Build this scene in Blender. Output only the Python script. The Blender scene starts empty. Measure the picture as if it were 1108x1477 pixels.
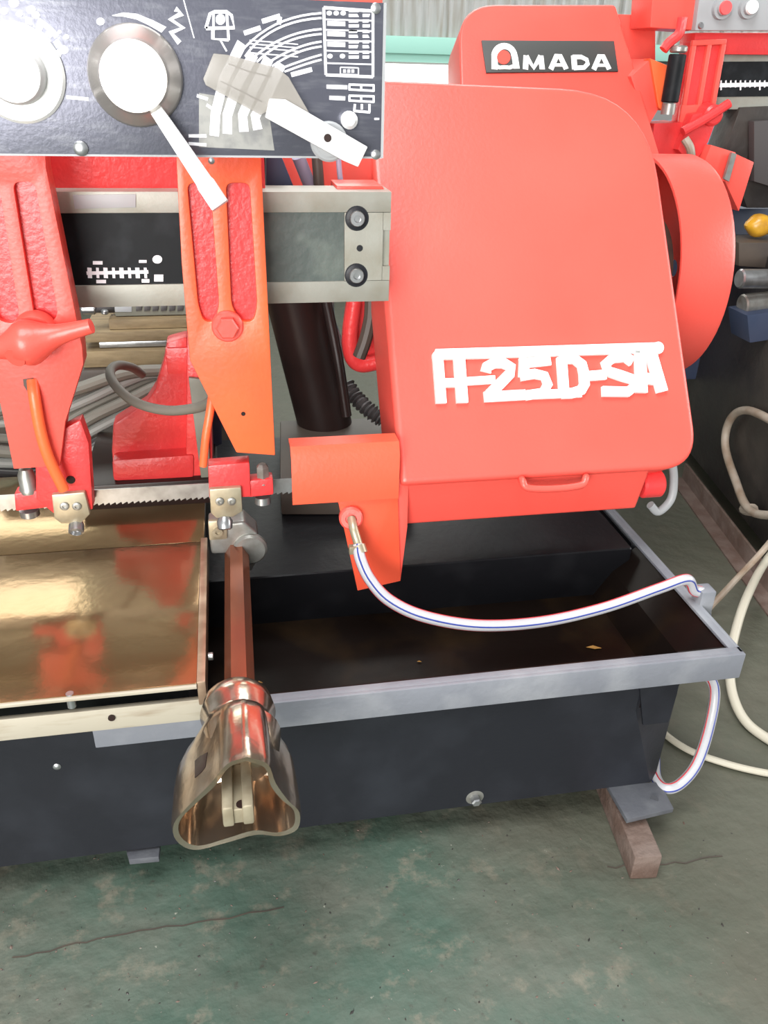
import bpy, bmesh, math, random
from mathutils import Vector, Matrix
random.seed(7)
SC = bpy.context.scene
COL = SC.collection
R = math.radians

# ------------------------------------------------------------------ camera, world, light, exposure
CAM_H = 1.21
YAW, PITCH, ROLL, FPX = R(11.05), R(28.36), R(1.51), 1177.0
_fw = Vector((math.sin(YAW)*math.cos(PITCH), math.cos(YAW)*math.cos(PITCH), -math.sin(PITCH)))
_r0 = Vector((math.cos(YAW), -math.sin(YAW), 0.0)); _u0 = _r0.cross(_fw)
_rt = _r0*math.cos(ROLL) + _u0*math.sin(ROLL); _up = _u0*math.cos(ROLL) - _r0*math.sin(ROLL)
EYE = Vector((0, 0, CAM_H))
cd = bpy.data.cameras.new('camera'); cam = bpy.data.objects.new('camera', cd); COL.objects.link(cam)
cam.matrix_world = Matrix(((_rt.x, _up.x, -_fw.x, EYE.x), (_rt.y, _up.y, -_fw.y, EYE.y), (_rt.z, _up.z, -_fw.z, EYE.z), (0, 0, 0, 1)))
cd.sensor_fit = 'VERTICAL'; cd.sensor_height = 36.0; cd.lens = 36.0*FPX/1477.0
cd.clip_start = 0.02; cd.clip_end = 100
SC.camera = cam

W = bpy.data.worlds.new('overcast_daylight'); SC.world = W; W.use_nodes = True
bg = W.node_tree.nodes['Background']; bg.inputs[0].default_value = (0.93, 0.97, 1.0, 1); bg.inputs[1].default_value = 0.42
def area_light(name, loc, target, sx, sy, power, color=(1, 1, 1)):
    l = bpy.data.lights.new(name, 'AREA'); l.shape = 'RECTANGLE'; l.size = sx; l.size_y = sy; l.energy = power; l.color = color
    o = bpy.data.objects.new(name, l); COL.objects.link(o); o.location = loc
    o.rotation_euler = (Vector(target)-Vector(loc)).to_track_quat('-Z', 'Y').to_euler()
    return o
area_light('daylight_from_open_door', (-1.75, -3.2, 1.45), (0.1, 1.4, 0.9), 2.8, 2.5, 270, (1.0, 0.98, 0.95))
area_light('daylight_from_skylight', (-0.4, 0.3, 4.2), (0.1, 1.4, 0.4), 1.8, 3.0, 165, (0.97, 0.99, 1.0))
area_light('rear_wall_fill', (1.2, 3.4, 4.3), (1.0, 4.0, 0.5), 2.4, 1.4, 75, (0.97, 0.99, 1.0))  # added fill light without a seen source, brightens the back wall and rear saw
area_light('daylight_from_side_window', (4.6, 0.9, 2.0), (0.8, 1.4, 0.7), 2.0, 1.6, 65, (1.0, 0.99, 0.97))
SC.view_settings.view_transform = 'Standard'; SC.view_settings.look = 'None'
SC.view_settings.exposure = 0.45; SC.view_settings.gamma = 1.0; SC.view_settings.use_curve_mapping = False

# ------------------------------------------------------------------ photo pixel -> point on a plane of the place
def ray(x, y): return _fw + _rt*((x-554.0)/FPX) - _up*((y-738.5)/FPX)
def P(x, y, Y=None, Z=None, X=None):
    d = ray(x, y)
    t = Y/d.y if Y is not None else ((Z-CAM_H)/d.z if Z is not None else X/d.x)
    return EYE + d*t
def PP(x, y, q, n):
    d = ray(x, y); return EYE + d*((q-EYE).dot(n)/d.dot(n))

# ------------------------------------------------------------------ materials
MAT = {}
def mat(name, color, rough=0.5, metal=0.0, noise=None, bump=None, spec=0.5, emit=None, coat=0.0, alpha=None):
    """noise=(scale, second colour, low, high[, stretch]); bump=(scale, strength[, detail])"""
    m = bpy.data.materials.new(name); m.use_nodes = True
    nt = m.node_tree; b = nt.nodes['Principled BSDF']
    c4 = (*color, 1)
    b.inputs['Base Color'].default_value = c4; b.inputs['Roughness'].default_value = rough
    b.inputs['Metallic'].default_value = metal; b.inputs['Specular IOR Level'].default_value = spec
    b.inputs['Coat Weight'].default_value = coat; b.inputs['Coat Roughness'].default_value = 0.12
    tc = nt.nodes.new('ShaderNodeTexCoord')
    if noise:
        mp = nt.nodes.new('ShaderNodeMapping'); nt.links.new(tc.outputs['Object'], mp.inputs[0])
        if len(noise) > 4: mp.inputs['Scale'].default_value = noise[4]
        n = nt.nodes.new('ShaderNodeTexNoise'); n.inputs['Scale'].default_value = noise[0]; n.inputs['Detail'].default_value = 6
        nt.links.new(mp.outputs[0], n.inputs['Vector'])
        rp = nt.nodes.new('ShaderNodeValToRGB'); rp.color_ramp.elements[0].position = noise[2]; rp.color_ramp.elements[1].position = noise[3]
        rp.color_ramp.elements[0].color = c4; rp.color_ramp.elements[1].color = (*noise[1], 1)
        nt.links.new(n.outputs['Fac'], rp.inputs[0]); nt.links.new(rp.outputs[0], b.inputs['Base Color'])
    if bump:
        n2 = nt.nodes.new('ShaderNodeTexNoise'); n2.inputs['Scale'].default_value = bump[0]; n2.inputs['Detail'].default_value = bump[2] if len(bump) > 2 else 3
        nt.links.new(tc.outputs['Object'], n2.inputs['Vector'])
        bp = nt.nodes.new('ShaderNodeBump'); bp.inputs['Strength'].default_value = bump[1]; bp.inputs['Distance'].default_value = 0.01
        nt.links.new(n2.outputs['Fac'], bp.inputs['Height']); nt.links.new(bp.outputs[0], b.inputs['Normal'])
    if emit:
        b.inputs['Emission Color'].default_value = (*emit[0], 1); b.inputs['Emission Strength'].default_value = emit[1]
    if alpha is not None: b.inputs['Alpha'].default_value = alpha
    MAT[name] = m
    return m
mat('red_paint', (0.80, 0.086, 0.064), 0.34, noise=(3.0, (0.78, 0.100, 0.076), .4, .7), bump=(160, .05))
mat('red_cast', (0.74, 0.050, 0.050), 0.30, noise=(14, (0.66, 0.042, 0.045), .4, .7), bump=(110, .12, 5))
mat('orange_paint', (0.84, 0.135, 0.040), 0.36, noise=(4, (0.80, 0.105, 0.040), .4, .65), bump=(140, .06))
mat('black_paint', (0.012, 0.013, 0.017), 0.42, noise=(8, (0.020, 0.022, 0.028), .45, .75), bump=(60, .06), spec=.3)
mat('grey_lip', (0.17, 0.18, 0.205), 0.5, noise=(9, (0.26, 0.27, 0.29), .45, .7), bump=(80, .1))
mat('pan_oil', (0.0070, 0.0045, 0.0036), 0.3, noise=(7, (0.022, 0.013, 0.006), .5, .75), bump=(30, .05), spec=.12)
mat('bed_black', (0.0065, 0.0065, 0.008), 0.4, noise=(10, (0.014, 0.014, 0.016), .5, .75), bump=(60, .08), spec=.2)
mat('floor_paint', (0.050, 0.105, 0.066), 0.62, bump=(16, .75, 10))
mat('table_oily', (0.27, 0.175, 0.085), 0.15, 0.8, noise=(5, (0.34, 0.235, 0.125), .35, .7), bump=(24, .06, 5))
mat('table_edge', (0.33, 0.22, 0.15), 0.35, 0.6, noise=(30, (0.50, 0.38, 0.27), .4, .7))
mat('pale_bar', (0.44, 0.40, 0.32), 0.5, 0.2, noise=(12, (0.30, 0.24, 0.17), .5, .8, (1, 6, 6)))
mat('beam_metal', (0.33, 0.335, 0.295), 0.45, 0.3, noise=(14, (0.25, 0.24, 0.19), .45, .75), bump=(200, .03))
mat('beam_black', (0.008, 0.0095, 0.011), 0.5, noise=(25, (0.018, 0.021, 0.024), .5, .75), bump=(60, .03), spec=.15)
mat('beam_green_grey', (0.065, 0.085, 0.078), 0.45, noise=(18, (0.13, 0.16, 0.14), .45, .75), bump=(60, .1))
mat('steel', (0.42, 0.43, 0.44), 0.3, 0.85, noise=(40, (0.30, 0.30, 0.30), .4, .7))
mat('steel_dull', (0.36, 0.36, 0.34), 0.4, 0.7, noise=(30, (0.22, 0.21, 0.18), .4, .7))
mat('brass_pale', (0.40, 0.35, 0.25), 0.35, 0.5, noise=(40, (0.30, 0.25, 0.17), .4, .7))
mat('guard_red', (0.82, 0.100, 0.048), 0.36, noise=(4, (0.80, 0.085, 0.036), .4, .65), bump=(140, .05))
mat('dial_silver', (0.68, 0.68, 0.67), 0.34, 0.2)
mat('dial_ring', (0.50, 0.47, 0.43), 0.3, 0.7)
mat('lever_silver', (0.66, 0.66, 0.66), 0.35, 0.15)
mat('panel_black', (0.125, 0.128, 0.16), 0.30, 0.6, noise=(30, (0.19, 0.195, 0.225), .5, .8, (1, 1, 5)), bump=(220, .03))
mat('print_white', (0.82, 0.82, 0.86), 0.5)
mat('worn_label', (0.24, 0.24, 0.225), 0.4, 0.2, noise=(60, (0.16, 0.16, 0.16), .45, .7))
mat('plastic_clear', (0.36, 0.335, 0.30), 0.3, alpha=0.55)
mat('badge_white', (0.92, 0.92, 0.90), 0.3)
mat('sign_black', (0.05, 0.052, 0.05), 0.4)
mat('hose_white', (0.42, 0.42, 0.44), 0.28, bump=(300, .06))
mat('stripe_red', (0.45, 0.03, 0.04), 0.4)
mat('stripe_blue', (0.03, 0.05, 0.25), 0.4)
mat('vise_chrome', (0.50, 0.42, 0.34), 0.20, 0.95, noise=(12, (0.36, 0.22, 0.12), .45, .75), bump=(30, .08))
mat('rusty_rod', (0.33, 0.11, 0.055), 0.25, 0.6, noise=(18, (0.22, 0.08, 0.05), .4, .7, (1, .2, 1)))
mat('rust_bar', (0.11, 0.068, 0.052), 0.7, 0.1, noise=(16, (0.17, 0.125, 0.105), .4, .7), bump=(70, .3))
mat('dark_brown', (0.016, 0.009, 0.008), 0.35, noise=(6, (0.026, 0.013, 0.011), .4, .7), spec=.3)
mat('brown_grey', (0.075, 0.058, 0.045), 0.5, noise=(9, (0.045, 0.035, 0.03), .4, .7))
mat('cable_grey', (0.15, 0.14, 0.115), 0.55)
mat('cable_pale', (0.27, 0.27, 0.25), 0.5)
mat('cable_dark', (0.06, 0.055, 0.055), 0.45)
mat('cable_lilac', (0.30, 0.28, 0.38), 0.45)
mat('dirty_hose', (0.38, 0.33, 0.27), 0.5, noise=(12, (0.2, 0.13, 0.08), .4, .7))
mat('cream_hose', (0.44, 0.41, 0.33), 0.45)
mat('foot_grey', (0.075, 0.078, 0.090), 0.5, noise=(20, (0.11, 0.115, 0.125), .4, .7), bump=(80, .1))
mat('machine_grey', (0.15, 0.15, 0.12), 0.5, noise=(10, (0.22, 0.22, 0.18), .4, .7))
mat('wood', (0.26, 0.19, 0.10), 0.65, noise=(9, (0.15, 0.105, 0.055), .35, .7, (1, 8, 8)), bump=(60, .2))
mat('wall_corrugated', (0.80, 0.80, 0.78), 0.5, noise=(5, (0.55, 0.50, 0.42), .45, .75, (8, 1, .6)))
mat('mint_paint', (0.33, 0.62, 0.52), 0.5)
mat('window_light', (0.9, 0.9, 0.9), 0.5, emit=((1.0, 0.98, 0.94), 1.5))
mat('clerestory_light', (0.9, 0.9, 0.9), 0.5, emit=((1.0, 0.97, 0.90), 3.0))
mat('ceiling_grey', (0.30, 0.30, 0.29), 0.8)
mat('wheel_dark', (0.05, 0.03, 0.025), 0.5, noise=(9, (0.1, 0.07, 0.05), .4, .7))
mat('dirty_black', (0.022, 0.019, 0.018), 0.45, noise=(5, (0.05, 0.042, 0.035), .45, .75), bump=(40, .2))
mat('navy', (0.025, 0.04, 0.08), 0.5, noise=(6, (0.05, 0.06, 0.1), .4, .7))
mat('blue_paint', (0.09, 0.24, 0.40), 0.45)
mat('yellow_oily', (0.55, 0.30, 0.02), 0.3, noise=(25, (0.35, 0.16, 0.02), .4, .7))
mat('red_lens', (0.75, 0.10, 0.10), 0.3)
mat('pale_grey', (0.32, 0.33, 0.34), 0.45)
mat('leaf_dry', (0.45, 0.24, 0.06), 0.6)

# floor paint: green, worn to olive brown away from the machine front, with pale chips
def floor_nodes():
    m = MAT['floor_paint']; nt = m.node_tree; b = nt.nodes['Principled BSDF']
    tc = nt.nodes.new('ShaderNodeTexCoord')
    def noise(scale, det=6, rough=.6):
        n = nt.nodes.new('ShaderNodeTexNoise'); n.inputs['Scale'].default_value = scale; n.inputs['Detail'].default_value = det
        n.inputs['Roughness'].default_value = rough; nt.links.new(tc.outputs['Object'], n.inputs['Vector']); return n
    def ramp(src, p0, p1):
        r = nt.nodes.new('ShaderNodeValToRGB'); r.color_ramp.elements[0].position = p0; r.color_ramp.elements[1].position = p1
        nt.links.new(src, r.inputs[0]); return r.outputs[0]
    def mix(f, a, c):
        x = nt.nodes.new('ShaderNodeMix'); x.data_type = 'RGBA'; nt.links.new(f, x.inputs[0])
        for i, v in ((6, a), (7, c)):
            if isinstance(v, tuple): x.inputs[i].default_value = (*v, 1)
            else: nt.links.new(v, x.inputs[i])
        return x.outputs[2]
    c = mix(ramp(noise(3.2).outputs['Fac'], .42, .62), (0.056, 0.094, 0.070), (0.100, 0.110, 0.086))
    c = mix(ramp(noise(14, 8, .7).outputs['Fac'], .54, .66), c, (0.15, 0.145, 0.11))
    c = mix(ramp(noise(40, 8, .7).outputs['Fac'], .60, .68), c, (0.055, 0.058, 0.045))
    c = mix(ramp(noise(75, 4, .6).outputs['Fac'], .70, .74), c, (0.30, 0.30, 0.25))
    # worn area towards +x / +y
    sx = nt.nodes.new('ShaderNodeSeparateXYZ'); nt.links.new(tc.outputs['Object'], sx.inputs[0])
    ma = nt.nodes.new('ShaderNodeMath'); ma.operation = 'MULTIPLY_ADD'; nt.links.new(sx.outputs[1], ma.inputs[0]); ma.inputs[1].default_value = 0.5
    nt.links.new(sx.outputs[0], ma.inputs[2])
    ad = nt.nodes.new('ShaderNodeMath'); ad.operation = 'MULTIPLY_ADD'; nt.links.new(noise(2.5).outputs['Fac'], ad.inputs[0]); ad.inputs[1].default_value = .9
    nt.links.new(ma.outputs[0], ad.inputs[2])
    mr = nt.nodes.new('ShaderNodeMapRange'); mr.inputs[1].default_value = 1.1; mr.inputs[2].default_value = 1.6; nt.links.new(ad.outputs[0], mr.inputs[0])
    mu = nt.nodes.new('ShaderNodeMath'); mu.operation = 'MULTIPLY'; nt.links.new(mr.outputs[0], mu.inputs[0]); mu.inputs[1].default_value = .85
    c = mix(mu.outputs[0], c, (0.078, 0.074, 0.052))
    nt.links.new(c, b.inputs['Base Color'])
floor_nodes()

# ------------------------------------------------------------------ mesh helpers
LOC = {}
def reg(o, parent=None, loc=(0, 0, 0)):
    COL.objects.link(o); o.location = loc; LOC[o.name] = Vector(loc)
    if parent is not None:
        o.parent = parent; o.matrix_parent_inverse = Matrix.Translation(-LOC[parent.name])
    return o
def thing(name, label, cat, loc=(0, 0, 0), group=None):
    o = bpy.data.objects.new(name, None); o.empty_display_size = .1; reg(o, None, loc); return tag(o, label, cat, group)
def tag(o, label, cat, group=None):
    o['label'] = label; o['category'] = cat
    if group: o['group'] = group
    return o
def emit(name, bm, m, parent=None, smooth=35, label=None, kind=None):
    me = bpy.data.meshes.new(name)
    bmesh.ops.recalc_face_normals(bm, faces=bm.faces[:])
    bm.to_mesh(me); bm.free()
    if smooth:
        for p in me.polygons: p.use_smooth = True
        me.set_sharp_from_angle(angle=R(smooth))
    me.materials.append(MAT[m])
    o = bpy.data.objects.new(name, me); reg(o, parent)
    if label: o['label'] = label
    if kind: o['kind'] = kind
    return o
def NB(): return bmesh.new()
def bevel(bm, off, seg=2, ang=30):
    if off <= 0: return
    es = [e for e in bm.edges if len(e.link_faces) == 2 and e.calc_face_angle(0) > R(ang)]
    bmesh.ops.bevel(bm, geom=es, offset=off, segments=seg, affect='EDGES', profile=.6, clamp_overlap=True)
def join(bm, other):
    me = bpy.data.meshes.new('tmp'); other.to_mesh(me); other.free(); bm.from_mesh(me); bpy.data.meshes.remove(me); return bm
JIT = [0]
def jitter(vec):
    """thin overlapping strokes get slightly different heights so no two faces coincide"""
    JIT[0] = (JIT[0]+1) % 17
    return vec*(1+.045*JIT[0]) if vec.length < .0085 else vec
def prism(bm, pts, vec, bev=0, seg=2):
    b = NB(); vec = jitter(Vector(vec))
    a = [b.verts.new(p) for p in pts]; c = [b.verts.new(Vector(p)+vec) for p in pts]
    b.faces.new(a); b.faces.new(c[::-1])
    for i in range(len(a)):
        j = (i+1) % len(a); b.faces.new((a[i], a[j], c[j], c[i]))
    bmesh.ops.recalc_face_normals(b, faces=b.faces[:]); bevel(b, bev, seg)
    return join(bm, b)
def box(bm, x0, x1, y0, y1, z0, z1, bev=0, seg=2):
    return prism(bm, [(x0, y0, z0), (x1, y0, z0), (x1, y0, z1), (x0, y0, z1)], (0, y1-y0, 0), bev, seg)
def frame_of(d):
    d = Vector(d).normalized(); h = Vector((0, 0, 1)) if abs(d.z) < .9 else Vector((1, 0, 0))
    u = d.cross(h).normalized(); return u, u.cross(d).normalized(), d
def lathe(bm, p0, axis, prof, n=28, close=True):
    """prof: list of (distance along axis, radius)"""
    u, v, d = frame_of(axis); p0 = Vector(p0); rings = []
    b = NB()
    for t, r in prof:
        rings.append([b.verts.new(p0 + d*t + (u*math.cos(2*math.pi*k/n) + v*math.sin(2*math.pi*k/n))*r) for k in range(n)])
    for a, c in zip(rings, rings[1:]):
        for k in range(n):
            j = (k+1) % n; b.faces.new((a[k], a[j], c[j], c[k]))
    if close: b.faces.new(rings[0]); b.faces.new(rings[-1][::-1])
    return join(bm, b)
def cyl(bm, p0, p1, r, n=24, bev=.0):
    p0 = Vector(p0); p1 = Vector(p1); L = (p1-p0).length
    pr = [(0, r), (L, r)] if not bev else [(0, r-bev), (bev, r), (L-bev, r), (L, r-bev)]
    return lathe(bm, p0, p1-p0, pr, n)
def crom(pts, k=8):
    pts = [Vector(p) for p in pts]; q = [pts[0]*2-pts[1]] + pts + [pts[-1]*2-pts[-2]]; out = []
    for i in range(1, len(q)-2):
        for s in range(k):
            t = s/k; a, b, c, d = q[i-1], q[i], q[i+1], q[i+2]
            out.append(.5*((2*b)+(c-a)*t+(2*a-5*b+4*c-d)*t*t+(3*b-a-3*c+d)*t**3))
    return out + [pts[-1]]
def tube(bm, pts, r, n=12, smooth=8, rfun=None, off=None):
    ps = crom(pts, smooth) if smooth else [Vector(p) for p in pts]
    b = NB(); rings = []; u = None
    for i, p in enumerate(ps):
        d = (ps[min(i+1, len(ps)-1)] - ps[max(i-1, 0)]).normalized()
        if u is None: u = frame_of(d)[0]
        u = (u - d*u.dot(d)).normalized(); v = d.cross(u)
        c = p if off is None else p + (u*math.cos(off[0]) + v*math.sin(off[0]))*off[1]
        rr = rfun(i/(len(ps)-1)) if rfun else r
        rings.append([b.verts.new(c + (u*math.cos(2*math.pi*k/n)+v*math.sin(2*math.pi*k/n))*rr) for k in range(n)])
    for a, c in zip(rings, rings[1:]):
        for k in range(n):
            j = (k+1) % n; b.faces.new((a[k], a[j], c[j], c[k]))
    b.faces.new(rings[0]); b.faces.new(rings[-1][::-1])
    return join(bm, b)
def ribbon(bm, pts, w, vec):
    """flat stroke of width w along 3D points lying in one plane, thickness = vec (towards the viewer side)"""
    vec = jitter(Vector(vec)); nrm = vec.normalized(); pts = [Vector(p) for p in pts]; L = []; Rr = []
    for i, p in enumerate(pts):
        d = (pts[min(i+1, len(pts)-1)]-pts[max(i-1, 0)]).normalized(); s = d.cross(nrm)
        L.append(p+s*w/2); Rr.append(p-s*w/2)
    b = NB(); bot = [b.verts.new(p) for p in L+Rr]; top = [b.verts.new(p+vec) for p in L+Rr]; n = len(pts)
    for i in range(n-1):
        a, c, d, e = i, i+1, n+i+1, n+i
        b.faces.new((bot[a], bot[c], bot[d], bot[e])); b.faces.new((top[a], top[c], top[d], top[e]))
        b.faces.new((bot[a], bot[c], top[c], top[a])); b.faces.new((bot[e], bot[d], top[d], top[e]))
    b.faces.new((bot[0], bot[n], top[n], top[0])); b.faces.new((bot[n-1], bot[2*n-1], top[2*n-1], top[n-1]))
    return join(bm, b)
def px(pts, Y): return [P(x, y, Y=Y) for x, y in pts]
def rounded(pts, k=6):
    """pts: list of (Vector, radius) -> polygon with rounded corners"""
    out = []; n = len(pts)
    for i, (p, r) in enumerate(pts):
        if r <= 0: out.append(p); continue
        a = (pts[i-1][0]-p); c = (pts[(i+1) % n][0]-p)
        a0 = p + a.normalized()*min(r, a.length*.49); c0 = p + c.normalized()*min(r, c.length*.49)
        for s in range(k+1):
            t = s/k; out.append(a0*(1-t)**2 + p*2*t*(1-t) + c0*t*t)
    return out
def arc(cx, cy, rx, ry, a0, a1, n=16):
    return [(cx+rx*math.cos(R(a0+(a1-a0)*i/n)), cy-ry*math.sin(R(a0+(a1-a0)*i/n))) for i in range(n+1)]

# ------------------------------------------------------------------ the setting
def structure(name, bm, m, smooth=35):
    o = emit(name, bm, m, None, smooth); o['kind'] = 'structure'; return o
b = NB(); box(b, -6, 8, -4, 6.4, -.1, 0); structure('floor', b, 'floor_paint')
b = NB(); box(b, -6, 8, -4, 6.4, 4.5, 4.6); structure('ceiling', b, 'ceiling_grey')
WY = 5.2
b = NB(); box(b, -6, 8, WY+.06, WY+.2, 0, 4.5); wall = structure('wall_back', b, 'ceiling_grey')
# corrugated sheet: one folded sheet per panel width, real waves
def corrugated(x0, x1, z0, z1, pitch=.13, amp=.034):
    b = NB(); n = int((x1-x0)/pitch*8); lo = []; hi = []
    for i in range(n+1):
        x = x0 + (x1-x0)*i/n; y = WY + amp*math.sin(2*math.pi*(x-x0)/pitch)
        lo.append(b.verts.new((x, y, z0))); hi.append(b.verts.new((x, y, z1)))
    for i in range(n): b.faces.new((lo[i], lo[i+1], hi[i+1], hi[i]))
    bmesh.ops.solidify(b, geom=b.faces[:], thickness=.004)
    return b
for i, x in enumerate((-5.2, -3.25, -1.3, .65, 2.6, 4.55)):
    emit('corrugated_sheet', corrugated(x, x+1.95, 1.385, 2.25), 'wall_corrugated', wall, 60)
b = NB(); box(b, -6, 8, WY-.07, WY+.05, 1.30, 1.385, .006); o = structure('trim_1', b, 'mint_paint')
def window(i, x0, x1, z0, z1, m, rows):
    b = NB()
    for (a, c, d, e) in ((x0, x1, z0, z0+.05), (x0, x1, z1-.05, z1), (x0, x0+.05, z0, z1), (x1-.05, x1, z0, z1)): box(b, a, c, WY-.05, WY+.03, d, e)
    o = structure('window_%d' % i, b, 'mint_paint')
    n = max(1, round((x1-x0)/.9))
    for k in range(n):
        for j in range(rows):
            b = NB(); w = (x1-x0-.1)/n; h = (z1-z0-.1)/rows
            box(b, x0+.05+w*k+.01, x0+.05+w*(k+1)-.01, WY, WY+.02, z0+.05+h*j+.01, z0+.05+h*(j+1)-.01); emit('pane', b, m, o)
    return o
window(1, -.2, 2.4, .85, 1.31, 'window_light', 1)
window(2, -2.4, -.7, 2.3, 3.5, 'clerestory_light', 2)
window(3, .0, 1.8, 2.3, 3.5, 'clerestory_light', 2)
window(4, 3.0, 5.2, 2.3, 3.5, 'clerestory_light', 2)

# ------------------------------------------------------------------ the band saw
SAW = thing('band_saw', 'red and black horizontal metal band saw with H-250-SA cover in the foreground', 'band saw', (0.0, 1.3, 0.0))
def part(name, bm, m, parent=SAW, **k): return emit(name, bm, m, parent, **k)

# --- coolant tray / base
XR = 0.80; ZR = 0.378; YL = 0.945; YF = 0.966; XL = -1.1; YB = 1.294
lipx = P(137, 1075, Y=YL).x
b = NB(); box(b, lipx, XR, YL, YL+.008, ZR-.05, ZR, .002); box(b, lipx, XR, YL+.006, YL+.022, ZR-.006, ZR, .002)
box(b, XR-.008, XR, YL+.006, 1.75, ZR-.05, ZR, .002); box(b, XR-.02, XR-.006, YL+.02, 1.75, ZR-.006, ZR, .001)
part('tray_lip', b, 'grey_lip')
PZ = 0.272
A0 = P(922, 1003, Y=YF); B0 = P(938, 1128, Y=YF)
b = NB()
box(b, XL, XR-.106, YF+.004, YB+.02, PZ-.01, PZ)                                   # pan floor
box(b, XL, A0.x-.004, YF+.002, YF+.006, PZ-.01, ZR-.004); box(b, A0.x-.004, XR-.108, YF+.014, YF+.018, PZ-.01, ZR-.035); box(b, XR-.108, XR-.02, YF+.002, YF+.006, .33, ZR-.004)                              # inside of front wall
for (xa, za), (xb, zb_) in (((XR-.008, ZR-.004), (XR-.07, .326)), ((XR-.07, .326), (XR-.108, PZ-.006))):
    prism(b, [(xa, YF+.014, za), (xa, YB+.02, za), (xb, YB+.02, zb_), (xb, YF+.014, zb_)], (.004, 0, 0))
part('pan', b, 'pan_oil', label='oily dark pan floor')
b = NB(); box(b, XL, XR-.035, YB, 1.95, PZ-.02, ZR+.0, .006, 3); part('bed', b, 'bed_black')
b = NB(); box(b, XR-.035, XR-.010, YB+.05, 1.75, PZ-.02, ZR-.02, .003); part('bed_end', b, 'bed_black')
# base box below with a chamfer running in at the right hand corner
zt, zb = ZR-.03, .081
C0 = P(976, 995, Y=YF+.07); D0 = P(943, 1129, Y=YF+.02)
zp_ = PZ-.012; ztc = .305
b = NB()
vs = [b.verts.new(v) for v in ((XL, YF, zp_), (A0.x, YF, zp_), (B0.x, YF, zb), (XL, YF, zb), (C0.x-.008, YF+.055, zp_), (D0.x, YF+.02, zb), (C0.x-.008, 1.6, zp_), (D0.x, 1.6, zb), (XL, 1.6, zp_), (XL, 1.6, zb),
      (XL, YF, zt), (A0.x, YF, zt), (P(976, 992, Y=YF+.012).x, YF+.012, zt))]
for f in ((0, 1, 2, 3), (1, 4, 5, 2), (4, 6, 7, 5), (6, 8, 9, 7), (8, 0, 3, 9), (0, 8, 6, 4, 1), (3, 2, 5, 7, 9), (10, 11, 1, 0), (11, 12, 4, 1)): b.faces.new([vs[i] for i in f])
part('base_box', b, 'black_paint', smooth=20)
b = NB(); prism(b, px([(921, 968), (982, 966), (977, 1000), (964, 1042), (928, 1046)], YF-.0035), (0, .003, 0)); part('corner_gusset', b, 'black_paint')
q = P(686, 1153, Y=YF-.004); b = NB(); lathe(b, q+Vector((0, .01, 0)), (0, -1, 0), [(0, .016), (.006, .016), (.007, .012)], 24)
dp = part('drain_plug', b, 'steel_dull'); b = NB(); lathe(b, q+Vector((0, .004, 0)), (0, -1, 0), [(0, .009), (.012, .009), (.014, .006)], 6); part('plug_nut', b, 'steel', dp, smooth=0)
b = NB(); prism(b, [P(x, y, Z=.081) for x, y in ((876, 1132), (952, 1128), (972, 1166), (905, 1182))], (0, 0, -.010), .001)
ft = part('foot_plate', b, 'foot_grey'); b = NB(); cyl(b, P(944, 1153, Z=.0805), P(944, 1153, Z=.0818), .007); part('bolt_hole', b, 'black_paint', ft)
b = NB(); prism(b, [P(x, y, Z=.074) for x, y in ((182, 1226), (231, 1217), (229, 1236), (186, 1240))], (0, 0, -.012), .001); part('foot_plate', b, 'foot_grey')
b = NB(); box(b, -.9, XR-.25, 1.35, 1.55, .0, .081); part('skid', b, 'black_paint')
# screw and scratch marks on the face at the left
q = P(82, 1107, Y=YF-.002); b = NB(); lathe(b, q+Vector((0, .004, 0)), (0, -1, 0), [(0, .006), (.003, .006), (.005, .003)], 12); part('screw', b, 'steel')

# --- work table: two oily plates with a slot between, a thin side strip, pale front bar
TZ = .46; xt = -.068; yj = 1.300
b = NB(); box(b, -1.1, xt-.012, .909, yj-.0015, TZ-.007, TZ, .0015); part('table_plate', b, 'table_oily')
b = NB(); box(b, -1.1, xt-.006, yj+.0015, 1.62, TZ-.022, TZ-.001, .0015); part('table_plate', b, 'table_oily')
b = NB(); box(b, xt-.012, xt, .909, 1.31, TZ-.04, TZ+.002, .002); part('table_edge_strip', b, 'table_edge')
b = NB(); box(b, -1.1, xt-.012, .905, .9088, TZ-.007, TZ-.001, .001); part('table_front_edge', b, 'pale_bar')
b = NB(); box(b, -1.1, xt-.03, .970, 1.6, PZ, TZ-.008); part('table_support', b, 'bed_black')
pb = px([(-160, 1052), (300, 1003), (302, 1030), (-160, 1086)], .922)
z1 = (pb[0].z+pb[1].z)/2; z0 = (pb[2].z+pb[3].z)/2
b = NB(); box(b, -1.1, pb[1].x, .9165, .923, z0, z1, .0015); fb = part('front_bar', b, 'pale_bar', label='pale steel bar under the table front')
b = NB(); q = P(161, 1036, Y=.9145); cyl(b, q+Vector((0, -.0006, 0)), q+Vector((0, .004, 0)), .005, 12); part('bolt_hole', b, 'dark_brown', fb)
b = NB(); q = P(102, 1008, Y=.914); cyl(b, q+Vector((0, 0, -.014)), q+Vector((0, 0, .01)), .006, 12, .001); part('stop_pin', b, 'steel')
b = NB(); q = P(291, 940, Z=TZ); cyl(b, q+Vector((.008, 0, -.01)), q+Vector((.016, 0, -.01)), .006, 12, .001); part('bolt', b, 'steel')

# --- saw blade
bz = P(220, 711, Y=1.26).z
b = NB(); box(b, -1.1, .16, 1.258, 1.2595, bz-.0125, bz+.0125)
for i in range(110):
    x = -.95 + i*.0095; prism(b, [(x, 1.258, bz-.0125), (x+.0085, 1.258, bz-.0125), (x+.001, 1.258, bz-.0165)], (0, .0015, 0))
part('saw_blade', b, 'steel', smooth=0)

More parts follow.
